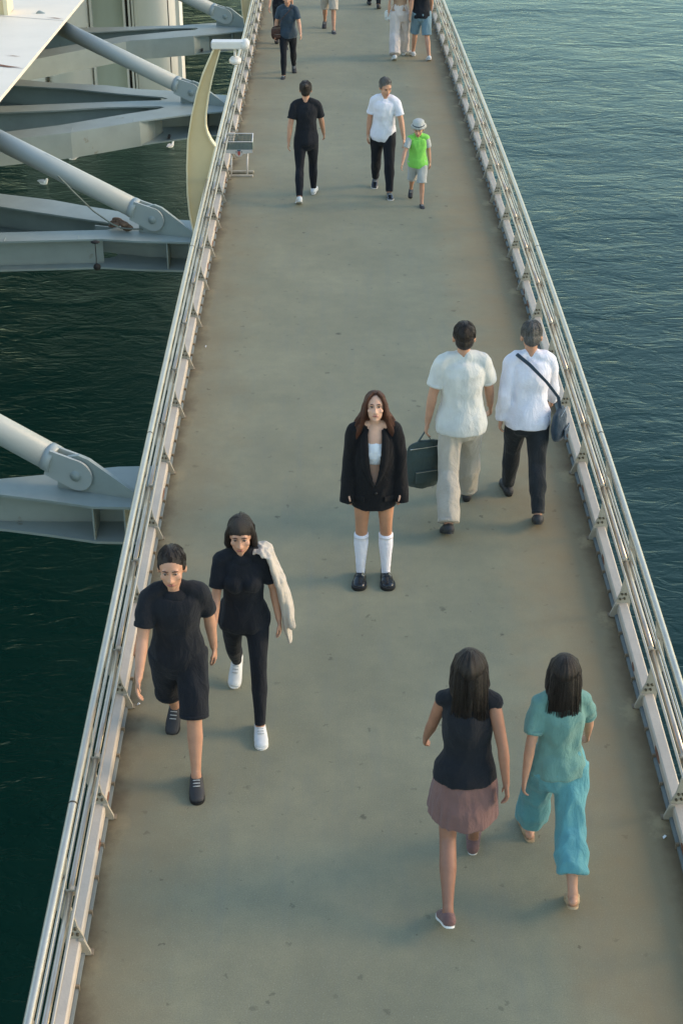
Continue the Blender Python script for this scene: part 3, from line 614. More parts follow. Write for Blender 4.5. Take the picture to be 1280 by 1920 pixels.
class Fig:
    def __init__(s, name_label, x, y, face, H=1.74, male=True, lean=4, side=0, yaw=0, legs=((22, 8, 0), (-18, 26, 38)), arms=((-16, 6, 12), (18, 6, 14)), head=(0, 0, 0), group=None, stance=0.0, child=False, vox=.009, dx=0.0):
        """face: 'to' walks towards the camera, 'away' walks off; legs = (left, right): hip flex, knee bend, heel lift; arms = (left, right): swing, spread, elbow"""
        s.H = H; s.k = H / 1.74; k = s.k; s.male = male; s.vox = vox; s.child = child
        s.root = empty('person', (x, y, zc(y) + .003), (0 if face == 'to' else math.pi) + R(yaw)); tag(s.root, name_label, 'person', group)
        wide = .90 if male else .80
        s.hipw = .088 * k * (1 if male else 1.04); s.shw = .182 * k * wide; s.tl = (.52 if not child else .54) * 1.0
        s.J = {}
        for sd, (hf, kb, hl) in zip((1, -1), legs):
            h = V(sd * s.hipw, 0, 0); ab = .03 + stance
            d1 = V(sd * ab * .5, -math.sin(R(hf)), -math.cos(R(hf))).normalized(); kn = h + d1 * .425 * k
            a2 = hf - kb; d2 = V(sd * ab * .3, -math.sin(R(a2)), -math.cos(R(a2))).normalized(); an = kn + d2 * .415 * k
            pf = V(sd * .10, -math.cos(R(hl)), -math.sin(R(hl))).normalized(); ps = V(0, -math.sin(R(hl)), math.cos(R(hl)))
            s.J[('hip', sd)] = h; s.J[('knee', sd)] = kn; s.J[('ank', sd)] = an; s.J[('fd', sd)] = pf; s.J[('fu', sd)] = -pf.cross(V(1, 0, 0)).normalized() if False else ps
        zmin = 9
        for sd in (1, -1):
            an, pf, ps = s.J[('ank', sd)], s.J[('fd', sd)], s.J[('fu', sd)]
            for q in (an - ps * .082 * k + pf * .13 * k, an - ps * .082 * k - pf * .06 * k): zmin = min(zmin, q.z)
        up = V(0, 0, -zmin)
        mid = (s.J[('ank', 1)] + s.J[('ank', -1)]) / 2; sh = V(-mid.x + dx, -mid.y, 0) + up
        for key in list(s.J):
            if key[0] not in ('fd', 'fu'): s.J[key] = s.J[key] + sh
        s.hip = sh.copy(); s.Rt = Matrix.Rotation(R(side), 3, 'Y') @ Matrix.Rotation(R(lean), 3, 'X')
        T = s.T
        s.tw = Matrix.Rotation(R((arms[0][0] - arms[1][0]) * -.18), 3, 'Z')
        for sd, (sw, sp, el) in zip((1, -1), arms):
            shd = T(s.tw @ V(sd * s.shw, 0, .495 * k)); s.J[('sho', sd)] = shd
            d = V(sd * math.sin(R(sp)), -math.sin(R(sw)) * math.cos(R(sp)), -math.cos(R(sw)) * math.cos(R(sp))); e = shd + d * .285 * k
            sp2 = sp * .55; sw2 = sw + el; d2 = V(sd * math.sin(R(sp2)), -math.sin(R(sw2)) * math.cos(R(sp2)), -math.cos(R(sw2)) * math.cos(R(sp2))); w = e + d2 * .25 * k
            s.J[('elb', sd)] = e; s.J[('wri', sd)] = w; s.J[('hd', sd)] = d2
        s.hr = Matrix.Rotation(R(head[2]), 3, 'Z') @ Matrix.Rotation(R(head[1]), 3, 'Y') @ Matrix.Rotation(R(head[0]), 3, 'X')
        s.neck = T(V(0, .005, .535 * k)); s.hk = k * (1.06 if not child else 1.26)
        s.hc = s.neck + s.Rt @ (V(0, -.012, .165 * k))
    def T(s, p): return s.hip + s.Rt @ p
    def hp(s, x, y, z): return s.hc + s.hr @ (V(x, y, z) * s.hk)
    # ---- shapes
    def torso(s, bm, g=0.0, lo=-.06, hi=.55, hemflare=0.0):
        k = s.k
        prof = [(-.09, .150, .105), (-.03, .168, .118), (.05, .165, .115), (.14, .148, .102), (.22, .142, .098), (.32, .152, .112), (.41, .160, .112), (.465, .148, .096), (.505, .108, .078), (.54, .070, .062)] if s.male else \
               [(-.09, .150, .108), (-.03, .168, .122), (.05, .158, .112), (.14, .128, .092), (.22, .122, .088), (.32, .130, .106), (.39, .135, .106), (.45, .126, .086), (.495, .094, .068), (.54, .058, .054)]
        pts, rr = [], []
        for z, a, b in prof:
            if lo - 1e-6 <= z <= hi:
                f = max(0, (.14 - z)) * hemflare
                sl = .93 if s.male else 1.0; pts.append(s.T(s.tw @ V(0, 0, z * k) if z > .2 else V(0, 0, z * k))); rr.append(((a * sl + g + f) * k, (b * sl + g + f) * k))
        tube(bm, pts, rr, n=28, cap='flat' if g > 0 else 'round')
        if not s.male and g >= 0:
            for sd in (1, -1): ellipsoid(bm, s.T(s.tw @ V(sd * .062 * k, -.085 * k - g * .5, .345 * k)), (.058 + g * .6) * k, (.052 + g * .6) * k, (.06 + g * .5) * k, 14)
    def shoulders(s, bm, g=0.0):
        k = s.k
        for sd in (1, -1):
            a = s.T(V(sd * .04 * k, .01 * k, .545 * k)); b = s.J[('sho', sd)]
            tube(bm, [a, (a + b) / 2 + V(0, 0, .006), b], [(.040 + g) * k, (.044 + g) * k, (.046 + g) * k], n=14, ref=V(0, 1, 0))
    def arm(s, bm, sd, g=0.0, upto=1.0, flare=0.0):
        k = s.k; f = 1.0 if s.male else .86
        S_, E_, W_ = s.J[('sho', sd)], s.J[('elb', sd)], s.J[('wri', sd)]
        seq = [(S_, .047 * f), (S_.lerp(E_, .3), .047 * f), (S_.lerp(E_, .7), .042 * f), (E_, .039 * f), (E_.lerp(W_, .25), .040 * f), (E_.lerp(W_, .65), .032 * f), (W_, .025 * f)]
        cut = {0.5: 3, 0.55: 3, 1.0: 7, .75: 5, .92: 7}[upto]
        seq = seq[:cut]
        tube(bm, [p for p, r in seq], [(r + g + flare * i / len(seq)) * k for i, (p, r) in enumerate(seq)], n=16, ref=V(0, 1, 0), cap='flat' if g > 0 else 'round')
    def hand(s, bm, sd, curl=28):
        k = s.k * (1 if s.male else .92); W_ = s.J[('wri', sd)]; d = s.J[('hd', sd)].normalized()
        nrm = V(-sd, 0, 0) - d * V(-sd, 0, 0).dot(d); nrm.normalize()          # palm faces the thigh
        fw = nrm.cross(d) * 1.0; fw = fw if fw.y < 0 else -fw                     # thumb side = forward
        tube(bm, [W_ - d * .02 * k, W_ + d * .025 * k, W_ + d * .06 * k, W_ + d * .085 * k], [(.027 * k, .018 * k), (.036 * k, .016 * k), (.041 * k, .015 * k), (.039 * k, .013 * k)], n=14, ref=fw)
        for i, (o, l) in enumerate(((.029, .072), (.0105, .080), (-.0085, .074), (-.027, .058))):
            b = W_ + d * .075 * k + fw * o * k; c = R(curl + 5 * i)
            d1 = d * math.cos(c * .5) + nrm * math.sin(c * .5); d2 = d * math.cos(c * 1.3) + nrm * math.sin(c * 1.3); d3 = d * math.cos(c * 2.0) + nrm * math.sin(c * 2.0)
            p1 = b + d1 * l * .48 * k; p2 = p1 + d2 * l * .30 * k; p3 = p2 + d3 * l * .24 * k
            tube(bm, [b, p1, p2, p3], [.0092 * k, .0088 * k, .008 * k, .007 * k], n=8, ref=fw)
        b = W_ + d * .02 * k + fw * .028 * k; p1 = b + (fw * .75 + d * .6 + nrm * .3).normalized() * .036 * k; p2 = p1 + (d * .9 + fw * .25 + nrm * .3).normalized() * .032 * k; p3 = p2 + (d + nrm * .3).normalized() * .02 * k
        tube(bm, [b, p1, p2, p3], [.013 * k, .0115 * k, .0098 * k, .0085 * k], n=8, ref=nrm)
    def leg(s, bm, sd, g=0.0, t0=0.0, t1=1.0, flare=0.0, keep=False):
        k = s.k; f = 0.94
        H_, K_, A_ = s.J[('hip', sd)], s.J[('knee', sd)], s.J[('ank', sd)]
        seq = [(0.0, H_ + V(-sd * .005, 0, .02), .086), (.12, H_.lerp(K_, .2), .083), (.25, H_.lerp(K_, .5), .073), (.4, H_.lerp(K_, .82), .059), (.5, K_, .054), (.6, K_.lerp(A_, .2) + V(0, .012 * k, 0), .054), (.7, K_.lerp(A_, .38) + V(0, .016 * k, 0), .056), (.85, K_.lerp(A_, .7) + V(0, .006, 0), .042), (1.0, A_, .033)]
        q = [(t_, p_, r_ * f) for t_, p_, r_ in seq if t0 - 1e-6 <= t_ <= t1 + 1e-6]
        tube(bm, [p for _, p, r in q], [((r + g) if not keep else max(r + g, .068)) * k + flare * k * max(0, t - .25) for t, p, r in q], n=20, ref=V(1, 0, 0), cap='flat' if g > 0 else 'round')
    def foot(s, bm, sd, g=0.0):
        k = s.k; an, pf, ps = s.J[('ank', sd)], s.J[('fd', sd)], s.J[('fu', sd)]
        b = an - ps * .05 * k
        tube(bm, [b - pf * .045 * k, b, b + pf * .06 * k - ps * .004 * k, b + pf * .12 * k - ps * .012 * k, b + pf * .165 * k - ps * .016 * k], [((.030 + g) * k, (.030 + g) * k), ((.033 + g) * k, (.034 + g) * k), ((.038 + g) * k, (.027 + g) * k), ((.043 + g) * k, (.018 + g) * k), ((.034 + g) * k, (.012 + g) * k)], n=16, ref=V(1, 0, 0))
        tube(bm, [an + ps * .02 * k, an, b], [.034 * k, .036 * k, .034 * k], n=12)
    def head(s, bm):
        e = s.hr; h = s.hk
        ellipsoid(bm, s.hp(0, .012, .03), .076 * h, .096 * h, .092 * h, 26, e)
        ellipsoid(bm, s.hp(0, -.022, -.035), .060 * h, .070 * h, .080 * h, 22, e)
        ellipsoid(bm, s.hp(0, -.060, -.092), .026 * h, .024 * h, .024 * h, 14, e)
        for sd in (1, -1):
            ellipsoid(bm, s.hp(sd * .078, .012, -.01), .010 * h, .020 * h, .032 * h, 12, e); ellipsoid(bm, s.hp(sd * .040, -.062, -.022), .024 * h, .020 * h, .020 * h, 12, e)
            ellipsoid(bm, s.hp(sd * .030, -.080, .028), .026 * h, .010 * h, .008 * h, 10, e)
        tube(bm, [s.hp(0, -.086, .016), s.hp(0, -.096, -.010), s.hp(0, -.106, -.034)], [.006 * h, .0075 * h, .0105 * h], n=10)
        for sd in (1, -1): ellipsoid(bm, s.hp(sd * .012, -.098, -.037), .009 * h, .010 * h, .008 * h, 8, e)
        ellipsoid(bm, s.hp(0, -.086, -.062), .022 * h, .010 * h, .010 * h, 12, e)
        tube(bm, [s.T(V(0, .005, .49 * s.k)), s.neck, s.hp(0, .012, -.05)], [.060 * s.k * (1 if s.male else .8), .053 * s.k * (1 if s.male else .82), .050 * s.k * (1 if s.male else .88)], n=18)
    def face(s, body, full=True):
        h = s.hk; e = s.hr
        for sd in (1, -1):
            bm = bmesh.new(); ellipsoid(bm, s.hp(sd * .030, -.0760, .008), .0125 * h, .010 * h, .0070 * h, 12, e); eo = obj('eye', bm, M['eye_white'], s.root, True)
            bm = bmesh.new(); ellipsoid(bm, s.hp(sd * .030, -.0838, .008), .0062 * h, .0035 * h, .0062 * h, 10, e); obj('iris', bm, M['iris'], eo, True)
            bm = bmesh.new(); tube(bm, [s.hp(sd * .014, -.090, .029), s.hp(sd * .030, -.0915, .034), s.hp(sd * .046, -.082, .029)], [.003 * h, .0038 * h, .0022 * h], n=8); obj('eyebrow', bm, M['brow'], s.root, True)
            bm = bmesh.new(); tube(bm, [s.hp(sd * .016, -.0865, .012), s.hp(sd * .030, -.0905, .0175), s.hp(sd * .045, -.079, .012)], [.0014 * h, .0022 * h, .0016 * h], n=6); obj('eyelash', bm, M['brow'], s.root, True)
        bm = bmesh.new(); tube(bm, [s.hp(-.022, -.084, -.063), s.hp(-.008, -.0955, -.0605), s.hp(0, -.096, -.062), s.hp(.008, -.0955, -.0605), s.hp(.022, -.084, -.063)], [(.003 * h,) * 2, (.0062 * h, .0062 * h), (.0056 * h, .0056 * h), (.0062 * h, .0062 * h), (.003 * h,) * 2], n=10); obj('lips', bm, M['lips'], s.root, True)
        return
    def body(s, skin_m, face=True, legs_m=None, smooth_it=3, fn=None):
        bm = bmesh.new(); s.torso(bm, -.010); s.shoulders(bm, -.009); s.head(bm)
        for sd in (1, -1): s.arm(bm, sd); s.hand(bm, sd); s.leg(bm, sd); s.foot(bm, sd)
        o = remesh('body', bm, s.vox * s.k, M[skin_m], s.root, smooth_it, fn)
        if face: s.face(o)
        return o
    def top(s, m, name='shirt', g=.013, sleeve=0.55, hem=-.09, flare=.06, amp=.012, seed=0.0, sg=.011, sflare=.014, vox=None):
        bm = bmesh.new(); s.torso(bm, g, lo=hem, hi=.51, hemflare=flare); s.shoulders(bm, g * .55)
        tube(bm, [s.T(V(0, .006 * s.k, .46 * s.k)), s.T(V(0, .008 * s.k, .515 * s.k)), s.T(V(0, .008 * s.k, .535 * s.k))], [(.115 * s.k * (1 if s.male else .88), .082 * s.k), (.083 * s.k, .070 * s.k), (.073 * s.k, .066 * s.k)], n=22, cap='flat')
        if sleeve:
            for sd in (1, -1): s.arm(bm, sd, sg, sleeve, sflare)
        to = remesh(name, bm, vox or .011 * s.k, M[m], s.root, 3, fold(amp, (7, 7, 4), seed, amp * .6)); k = s.k
        bm = bmesh.new(); tube(bm, [s.T(V(0, 0, .465 * k)), s.T(V(0, .004 * k, .505 * k)), s.T(V(0, .008 * k, .538 * k))], [(.118 * k * (1 if s.male else .88), .088 * k), (.094 * k * (1 if s.male else .9), .078 * k), (.070 * k, .065 * k)], n=24, cap='flat'); obj('collar', bm, M[m], to, True)
        if sleeve == .55:
            for sd in (1, -1):
                S_, E_ = s.J[('sho', sd)], s.J[('elb', sd)]; p = S_.lerp(E_, .70); r = (.042 * (1 if s.male else .86) + sg + sflare * 2 / 3 + .0035) * k; bm = bmesh.new()
                tube(bm, [p - (E_ - S_).normalized() * .020 * k, p + (E_ - S_).normalized() * .003], [r, r], n=20, cap='flat', ref=V(0, 1, 0)); obj('sleeve_hem', bm, M[m], to, True)
        return to
    def trousers(s, m, name='trousers', g=.018, t1=1.0, flare=0.0, amp=.009, seed=3.0, keep=False):
        bm = bmesh.new(); k = s.k
        tube(bm, [s.T(V(0, 0, -.07 * k)), s.T(V(0, 0, -.02 * k)), s.T(V(0, 0, .06 * k)), s.T(V(0, 0, .11 * k))], [((.148 + g * .6) * k, (.105 + g * .6) * k), ((.168 + g * .6) * k, (.12 + g * .6) * k), ((.158 + g * .4) * k, (.112 + g * .4) * k), ((.146 + g * .4) * k, (.10 + g * .4) * k)], n=24)
        for sd in (1, -1): s.leg(bm, sd, g, 0, t1, flare, keep)
        to = remesh(name, bm, .011 * s.k, M[m], s.root, 3, fold(amp, (10, 10, 3), seed))
        for sd in (1, -1):
            K_, A_ = s.J[('knee', sd)], s.J[('ank', sd)]
            if t1 == 1.0: p, r, d = A_, .033 * .94, (A_ - K_).normalized()
            elif t1 == .5: p, r, d = K_, .054 * .94, (K_ - s.J[('hip', sd)]).normalized()
            else: continue
            r = ((r + g) if not keep else max(r + g, .068)) * k + flare * k * (t1 - .25); bm = bmesh.new()
            tube(bm, [p - d * .024 * k, p + d * .002], [r * 1.02, r * 1.02], n=22, cap='flat', ref=V(1, 0, 0)); obj('hem', bm, M[m], to, True)
        return to
    def skirt(s, m, t=.42, seed=2.0):
        bm = bmesh.new(); k = s.k; c0 = s.T(V(0, 0, .10 * k)); c1 = s.T(V(0, 0, -.03 * k)); c2 = (s.J[('hip', 1)].lerp(s.J[('knee', 1)], t * 2) + s.J[('hip', -1)].lerp(s.J[('knee', -1)], t * 2)) / 2
        dy = abs(s.J[('hip', 1)].lerp(s.J[('knee', 1)], t * 2).y - s.J[('hip', -1)].lerp(s.J[('knee', -1)], t * 2).y) / 2
        tube(bm, [c0, c1, c1.lerp(c2, .5), c2], [(.142 * k, .105 * k), (.182 * k, .135 * k), (.20 * k, .13 * k + dy * .6), (.215 * k, .12 * k + dy)], n=28, cap='flat')
        return remesh('skirt', bm, .011 * k, M[m], s.root, 2, fold(.014, (14, 14, 1.2), seed))
    def shoes(s, m='shoe_white', sole='sole_white', g=.008, thick=.022, sandal=False):
        k = s.k
        for sd in (1, -1):
            an, pf, ps = s.J[('ank', sd)], s.J[('fd', sd)], s.J[('fu', sd)]; b = an - ps * .05 * k; sx = ps.cross(pf)
            bm = bmesh.new()
            if not sandal:
                tube(bm, [b - pf * .052 * k - ps * .002 * k, b + ps * .004 * k, b + pf * .055 * k, b + pf * .115 * k - ps * .010 * k, b + pf * .172 * k - ps * .014 * k], [((.033 + g) * k, (.034 + g) * k), ((.036 + g) * k, (.040 + g) * k), ((.040 + g) * k, (.034 + g) * k), ((.045 + g) * k, (.024 + g) * k), ((.036 + g) * k, (.017 + g) * k)], n=18, ref=sx)
                tube(bm, [an - ps * .018 * k, b], [(.037 + g * .5) * k, .042 * k], n=14, cap='flat')
                so = remesh('shoe', bm, .006 * k, M[m], s.root, 2)
                for t in (.045, .07, .095):
                    bm = bmesh.new(); c = b + pf * t * k + ps * (.041 - t * .16 + g) * k; tube(bm, [c - sx * .02 * k, c + sx * .02 * k], [.0038 * k, .0038 * k], n=6); obj('lace', bm, M['grey_cloth'], so, True)
            else:
                for t, r in ((.02, .047), (.11, .052)):
                    tube(bm, [b + pf * (t - .012) * k - ps * .006 * k, b + pf * (t + .012) * k - ps * .008 * k], [(r * k, (.040 if t < .05 else .026) * k)] * 2, n=16, ref=sx)
                so = obj('sandal_strap', bm, M[m], s.root, True)
            out = [(-.072, -.026), (-.082, 0), (-.072, .026), (-.02, .036), (.05, .037), (.12, .050), (.17, .044), (.196, .016), (.196, -.016), (.17, -.044), (.12, -.050), (.05, -.037), (-.02, -.036)]
            sc = 1 + g * 6; bm = bmesh.new(); prism(bm, [(a * sc * k, c * sc * k) for a, c in smooth_poly(out)], lambda a, c, t: an + pf * a + sx * c + ps * t, -.088 * k, (-.088 + thick) * k)
            obj('sole', bm, M[sole], so)
    def hair(s, kind, m='hair_dark', seed=1.0):
        h = s.hk; e = s.hr; bm = bmesh.new()
        if kind == 'short':
            ellipsoid(bm, s.hp(0, .024, .049), .082 * h, .0985 * h, .086 * h, 24, e); ellipsoid(bm, s.hp(0, .055, -.008), .070 * h, .060 * h, .068 * h, 20, e)
            for sd in (1, -1): ellipsoid(bm, s.hp(sd * .068, .008, .025), .018 * h, .040 * h, .040 * h, 12, e)
            amp = .004
        elif kind == 'bun':
            ellipsoid(bm, s.hp(0, .024, .040), .084 * h, .100 * h, .090 * h, 24, e); ellipsoid(bm, s.hp(0, .060, -.01), .066 * h, .055 * h, .066 * h, 20, e); ellipsoid(bm, s.hp(0, .105, .080), .040 * h, .036 * h, .038 * h, 16, e)
            for sd in (1, -1): ellipsoid(bm, s.hp(sd * .070, .008, .015), .016 * h, .036 * h, .045 * h, 12, e)
            amp = .005
        else:
            L_ = .30 if kind == 'long' else .16
            ellipsoid(bm, s.hp(0, .022, .048), .085 * h, .1045 * h, .089 * h, 24, e)
            tube(bm, [s.hp(0, .04, .05), s.hp(0, .065, -.05), s.hp(0, .08, -.05 - L_ * .5), s.hp(0, .085, -.05 - L_)], [(.084 * h, .06 * h), (.092 * h, .05 * h), (.095 * h, .036 * h), (.065 * h, .02 * h)], n=20)
            for sd in (1, -1): tube(bm, [s.hp(sd * .062, -.02, .075), s.hp(sd * .083, .0, .01), s.hp(sd * .088, .03, -.08), s.hp(sd * .080, .06, -.12)], [.020 * h, .022 * h, .024 * h, .02 * h], n=12)
            amp = .006
        def fn(p, n_):
            q = s.hr.inverted() @ (p - s.hc); w = min(1, max(.15, (q.y + .03 * h) / (.04 * h)))
            a = math.atan2(p.x - s.hc.x, p.y - s.hc.y); return p + n_ * amp * w * noise.noise(V(a * 9, p.z * 4, seed))
        ho = remesh('hair', bm, .0045 * h, M[m], s.root, 4, fn)
        if kind in ('long', 'mid'):
            bm = bmesh.new(); rg = random.Random(int(seed * 7)); L2 = .32 if kind == 'long' else .17
            for i in range(90):
                x = rg.uniform(-.09, .09); yb = .118 - 4.5 * x * x; p = [s.hp(x * .6, .03 + .05 * rg.random(), .135 - 6 * x * x), s.hp(x * 1.0, yb, .03), s.hp(x * 1.06, yb + .012, -.08), s.hp(x * 1.1 + rg.uniform(-.01, .01), yb + .01, -.06 - L2 * .6), s.hp(x * 1.0 + rg.uniform(-.02, .02), yb - .0, -.06 - L2 * rg.uniform(.9, 1.1))]
                tube(bm, p, [.0012 * h, .0016 * h, .0016 * h, .0014 * h, .0007 * h], n=5, cap='flat')
            obj('loose_strands', bm, M[m], ho, True)['kind'] = 'stuff'
        if kind in ('short', 'bun'):
            bm = bmesh.new(); rg = random.Random(int(seed * 11 + s.H * 100)); cr = V(.01, .045, .10)
            for i in range(120):
                a = rg.uniform(0, 2 * math.pi); el = rg.uniform(.05, 1.35); pts = []
                for q_ in range(4):
                    e2 = el - q_ * .13; pts.append(s.hp(.084 * math.sin(a) * math.cos(e2), .026 + .1005 * math.cos(a) * math.cos(e2), .049 + .0875 * math.sin(e2)))
                if math.cos(a) * math.cos(el) < -.55 and el < .7: continue
                tube(bm, pts, [.0012 * h, .0019 * h, .0017 * h, .0008 * h], n=5, cap='flat')
            obj('loose_strands', bm, M[m], ho, True)['kind'] = 'stuff'
        return ho

# ---- the woman standing still -----------------------------------------------------------------
def build_woman():
    w = Fig('woman standing still facing the camera in an oversized black blazer and white knee socks', .253, 10.72, 'to', H=1.66, male=False, lean=0, legs=((0, 0, 0), (0, 0, 0)), arms=((2, 9, 5), (2, 9, 5)), head=(-20, 0, 0), vox=.0055, stance=.012)
    w.hk = w.k * .98; w.hc = w.neck + w.Rt @ (V(0, -.012, .158 * w.k)); k = w.k; hc = w.hc
    def carve(p, n_):
        q = w.hr.inverted() @ (p - w.hc) / w.hk
        for sd in (1, -1):
            d = ((q.x - sd * .031) / .015) ** 2 + ((q.z - .010) / .011) ** 2
            if q.y < -.03: p = p + w.hr @ V(0, .007 * w.hk * math.exp(-d), 0)
        return p
    bo = w.body('skin_fair', fn=carve, smooth_it=3); bo.data.materials.append(M['legs_tan'])
    for f_ in bo.data.polygons:
        if f_.center.z < .78: f_.material_index = 1
    J = w.J
    # knee socks
    for sd in (1, -1):
        bm = bmesh.new(); K_, A_ = J[('knee', sd)], J[('ank', sd)]
        P = [K_.lerp(A_, .16) + V(0, .010, 0), K_.lerp(A_, .2) + V(0, .011, 0), K_.lerp(A_, .38) + V(0, .015, 0), K_.lerp(A_, .7) + V(0, .006, 0), A_ + V(0, 0, .01), A_ - V(0, 0, .05)]
        tube(bm, P, [.0565 * k, .0575 * k, .0605 * k, .046 * k, .0375 * k, .036 * k], n=24)
        so = remesh('sock', bm, .006, M['sock'], w.root, 2, fold(.0015, (4, 4, 40), sd)); 
        bm = bmesh.new(); p = K_.lerp(A_, .155) + V(0, .010, 0); tube(bm, [p - V(0, 0, .028), p], [.0605 * k, .060 * k], n=24, cap='flat'); obj('cuff', bm, M['sock'], so, True)
    # chunky black shoes with straps and buckles
    for sd in (1, -1):
        an, pf, ps = J[('ank', sd)], J[('fd', sd)], J[('fu', sd)]; b = an - ps * .045 * k; sx = ps.cross(pf)
        bm = bmesh.new()
        tube(bm, [b - pf * .055, b, b + pf * .055 - ps * .004, b + pf * .105 - ps * .010, b + pf * .150 - ps * .012], [(.038, .040), (.040, .042), (.046, .036), (.055, .034), (.047, .027)], n=22, ref=sx)
        so = remesh('shoe', bm, .005, M['shoe_black'], w.root, 2)
        out = [(-.080, -.030), (-.092, 0), (-.080, .030), (-.02, .040), (.05, .046), (.11, .062), (.16, .058), (.196, .026), (.196, -.026), (.16, -.058), (.11, -.062), (.05, -.046), (-.02, -.040)]
        bm = bmesh.new(); prism(bm, smooth_poly(out, 2), lambda a, c, t: an + pf * a + sx * c + ps * t, -.086 * k, -.052 * k); obj('sole', bm, M['sole_black'], so)
        for t in (.035, .062):
            bm = bmesh.new(); tube(bm, [b + pf * (t - .008) - ps * .004, b + pf * (t + .008) - ps * .005], [(.0475, .041), (.0485, .0395)], n=24, ref=sx, cap='flat'); obj('strap', bm, M['shoe_black'], so, True)
            bm = bmesh.new(); c = b + pf * t + sx * (.026) + ps * .030
            prism(bm, [(-.009, -.012), (.009, -.012), (.009, .012), (-.009, .012)], lambda a, e_, t_: c + pf * a + sx * e_ + ps * (t_ - e_ * .75), -.001, .006); obj('buckle', bm, M['buckle'], so)
    # white bandeau
    bm = bmesh.new()
    for sd in (1, -1): ellipsoid(bm, w.T(V(sd * .050 * k, -.070 * k, .318 * k)), .054 * k, .048 * k, .044 * k, 18)
    tube(bm, [w.T(V(0, -.01, .285 * k)), w.T(V(0, -.01, .345 * k))], [(.133 * k, .104 * k)] * 2, n=24)
    remesh('bandeau_top', bm, .006, M['lace'], w.root, 3, fold(.002, (30, 30, 30), 1))
    # blazer: open front shell + sleeves
    bm = bmesh.new()
    zt = [(.690, .178, .128, .0), (.74, .182, .132, -.02), (.80, .184, .134, -.03), (.87, .184, .134, -.03), (.92, .184, .134, .02), (.98, .184, .136, .10), (1.06, .186, .140, .19), (1.14, .186, .138, .25), (1.22, .178, .122, .28), (1.29, .158, .098, .34), (1.335, .120, .080, .46), (1.365, .082, .068, .62)]
    NA = 44; th = .013; hipc = w.hip
    def ringpts(z, a, b, half, off):
        P = []
        for i in range(NA + 1):
            t = -math.pi / 2 + half + (2 * math.pi - 2 * half) * i / NA
            P.append(V((a - off) * math.cos(t), (b - off) * math.sin(t) + .012, z))
        return P
    ro, ri = [], []
    for z, a, b, half in zt:
        h2 = half
        ro.append([bm.verts.new(p) for p in ringpts(z, a, b, h2, 0)]); ri.append([bm.verts.new(p) for p in ringpts(z, a, b, h2, th)])
    nz = len(zt)
    for i in range(nz - 1):
        for j in range(NA):
            bm.faces.new((ro[i][j], ro[i][j + 1], ro[i + 1][j + 1], ro[i + 1][j])); bm.faces.new((ri[i][j], ri[i + 1][j], ri[i + 1][j + 1], ri[i][j + 1]))
        for j in (0, NA): bm.faces.new((ro[i][j], ro[i + 1][j], ri[i + 1][j], ri[i][j]) if j else (ro[i][j], ri[i][j], ri[i + 1][j], ro[i + 1][j]))
    for j in range(NA):
        bm.faces.new((ro[0][j], ri[0][j], ri[0][j + 1], ro[0][j + 1])); bm.faces.new((ro[-1][j], ro[-1][j + 1], ri[-1][j + 1], ri[-1][j]))
    for sd in (1, -1):
        S_, E_, W_ = J[('sho', sd)], J[('elb', sd)], J[('wri', sd)]
        q = V(sd * .012, 0, -.004)
        E2 = E_ + V(sd * .006, 0, 0)
        tube(bm, [w.T(V(sd * .06, .015, .530 * k)), S_ + V(sd * -.03, .006, .018), S_ + V(sd * .018, .004, .010)], [.034, .044, .050], n=16, ref=V(0, 1, 0))
        tube(bm, [S_ + V(sd * .020, 0, .012), S_.lerp(E_, .25) + q + V(sd * .012, 0, 0), S_.lerp(E_, .6) + q, E2, E_.lerp(W_, .4) + q * .3, E_.lerp(W_, .8), W_ + (W_ - E_).normalized() * .105], [.050, .056, .061, .063, .061, .058, .056], n=20, ref=V(0, 1, 0), cap='flat')
    f0 = fold(.010, (7, 7, 3.2), 4.2, .004)
    jk = remesh('blazer', bm, .0075, M['black_wool'], w.root, 3, f0)
    # lapels lying on the front edges
    for sd in (1, -1):
        bm = bmesh.new(); A, B = [], []
        for z, a, b, half in zt[4:]:
            w_ = {0: .04, 1: .16, 2: .26, 3: .32, 4: .36, 5: .38, 6: .34, 7: .28}[zt[4:].index((z, a, b, half))]
            for arr, hh, off in ((A, half - .02, .006), (B, half + w_, .010)):
                t = -math.pi / 2 + sd * hh; arr.append(V((a + off) * math.cos(t), (b + off) * math.sin(t) + .012, z))
        va = [bm.verts.new(p) for p in A]; vb = [bm.verts.new(p) for p in B]; fs = []
        for i in range(len(A) - 1): fs.append(bm.faces.new((va[i], vb[i], vb[i + 1], va[i + 1]) if sd > 0 else (va[i], va[i + 1], vb[i + 1], vb[i])))
        r = bmesh.ops.extrude_face_region(bm, geom=fs)
        for v in [g for g in r['geom'] if isinstance(g, bmesh.types.BMVert)]: v.co += V(0, -.006, 0)
        obj('lapel', bm, M['black_wool'], jk, True)
    bm = bmesh.new(); tube(bm, [V(.012, -.126, .86), V(.012, -.136, .86)], [.011, .011], n=14, cap='flat'); obj('button', bm, M['sole_black'], jk, True)
    for sd in (1, -1):
        bm = bmesh.new(); t = -math.pi / 2 + sd * .75; c = V(.186 * math.cos(t), .134 * math.sin(t) + .012, .80); tg = V(-math.sin(t), math.cos(t) * .74, 0).normalized()
        prism(bm, [(-.06, -.022), (.06, -.022), (.06, .022), (-.06, .022)], lambda a, b_, t_: c + tg * a + V(0, 0, b_) + V(math.cos(t), math.sin(t), 0) * t_, -.004, .006); obj('pocket_flap', bm, M['black_wool'], jk)
    # long hair: scalp cap, side lengths behind and over the shoulders
    h = w.hk; bm = bmesh.new(); e = w.hr
    ellipsoid(bm, w.hp(0, .030, .046), .087 * h, .100 * h, .090 * h, 28, e)
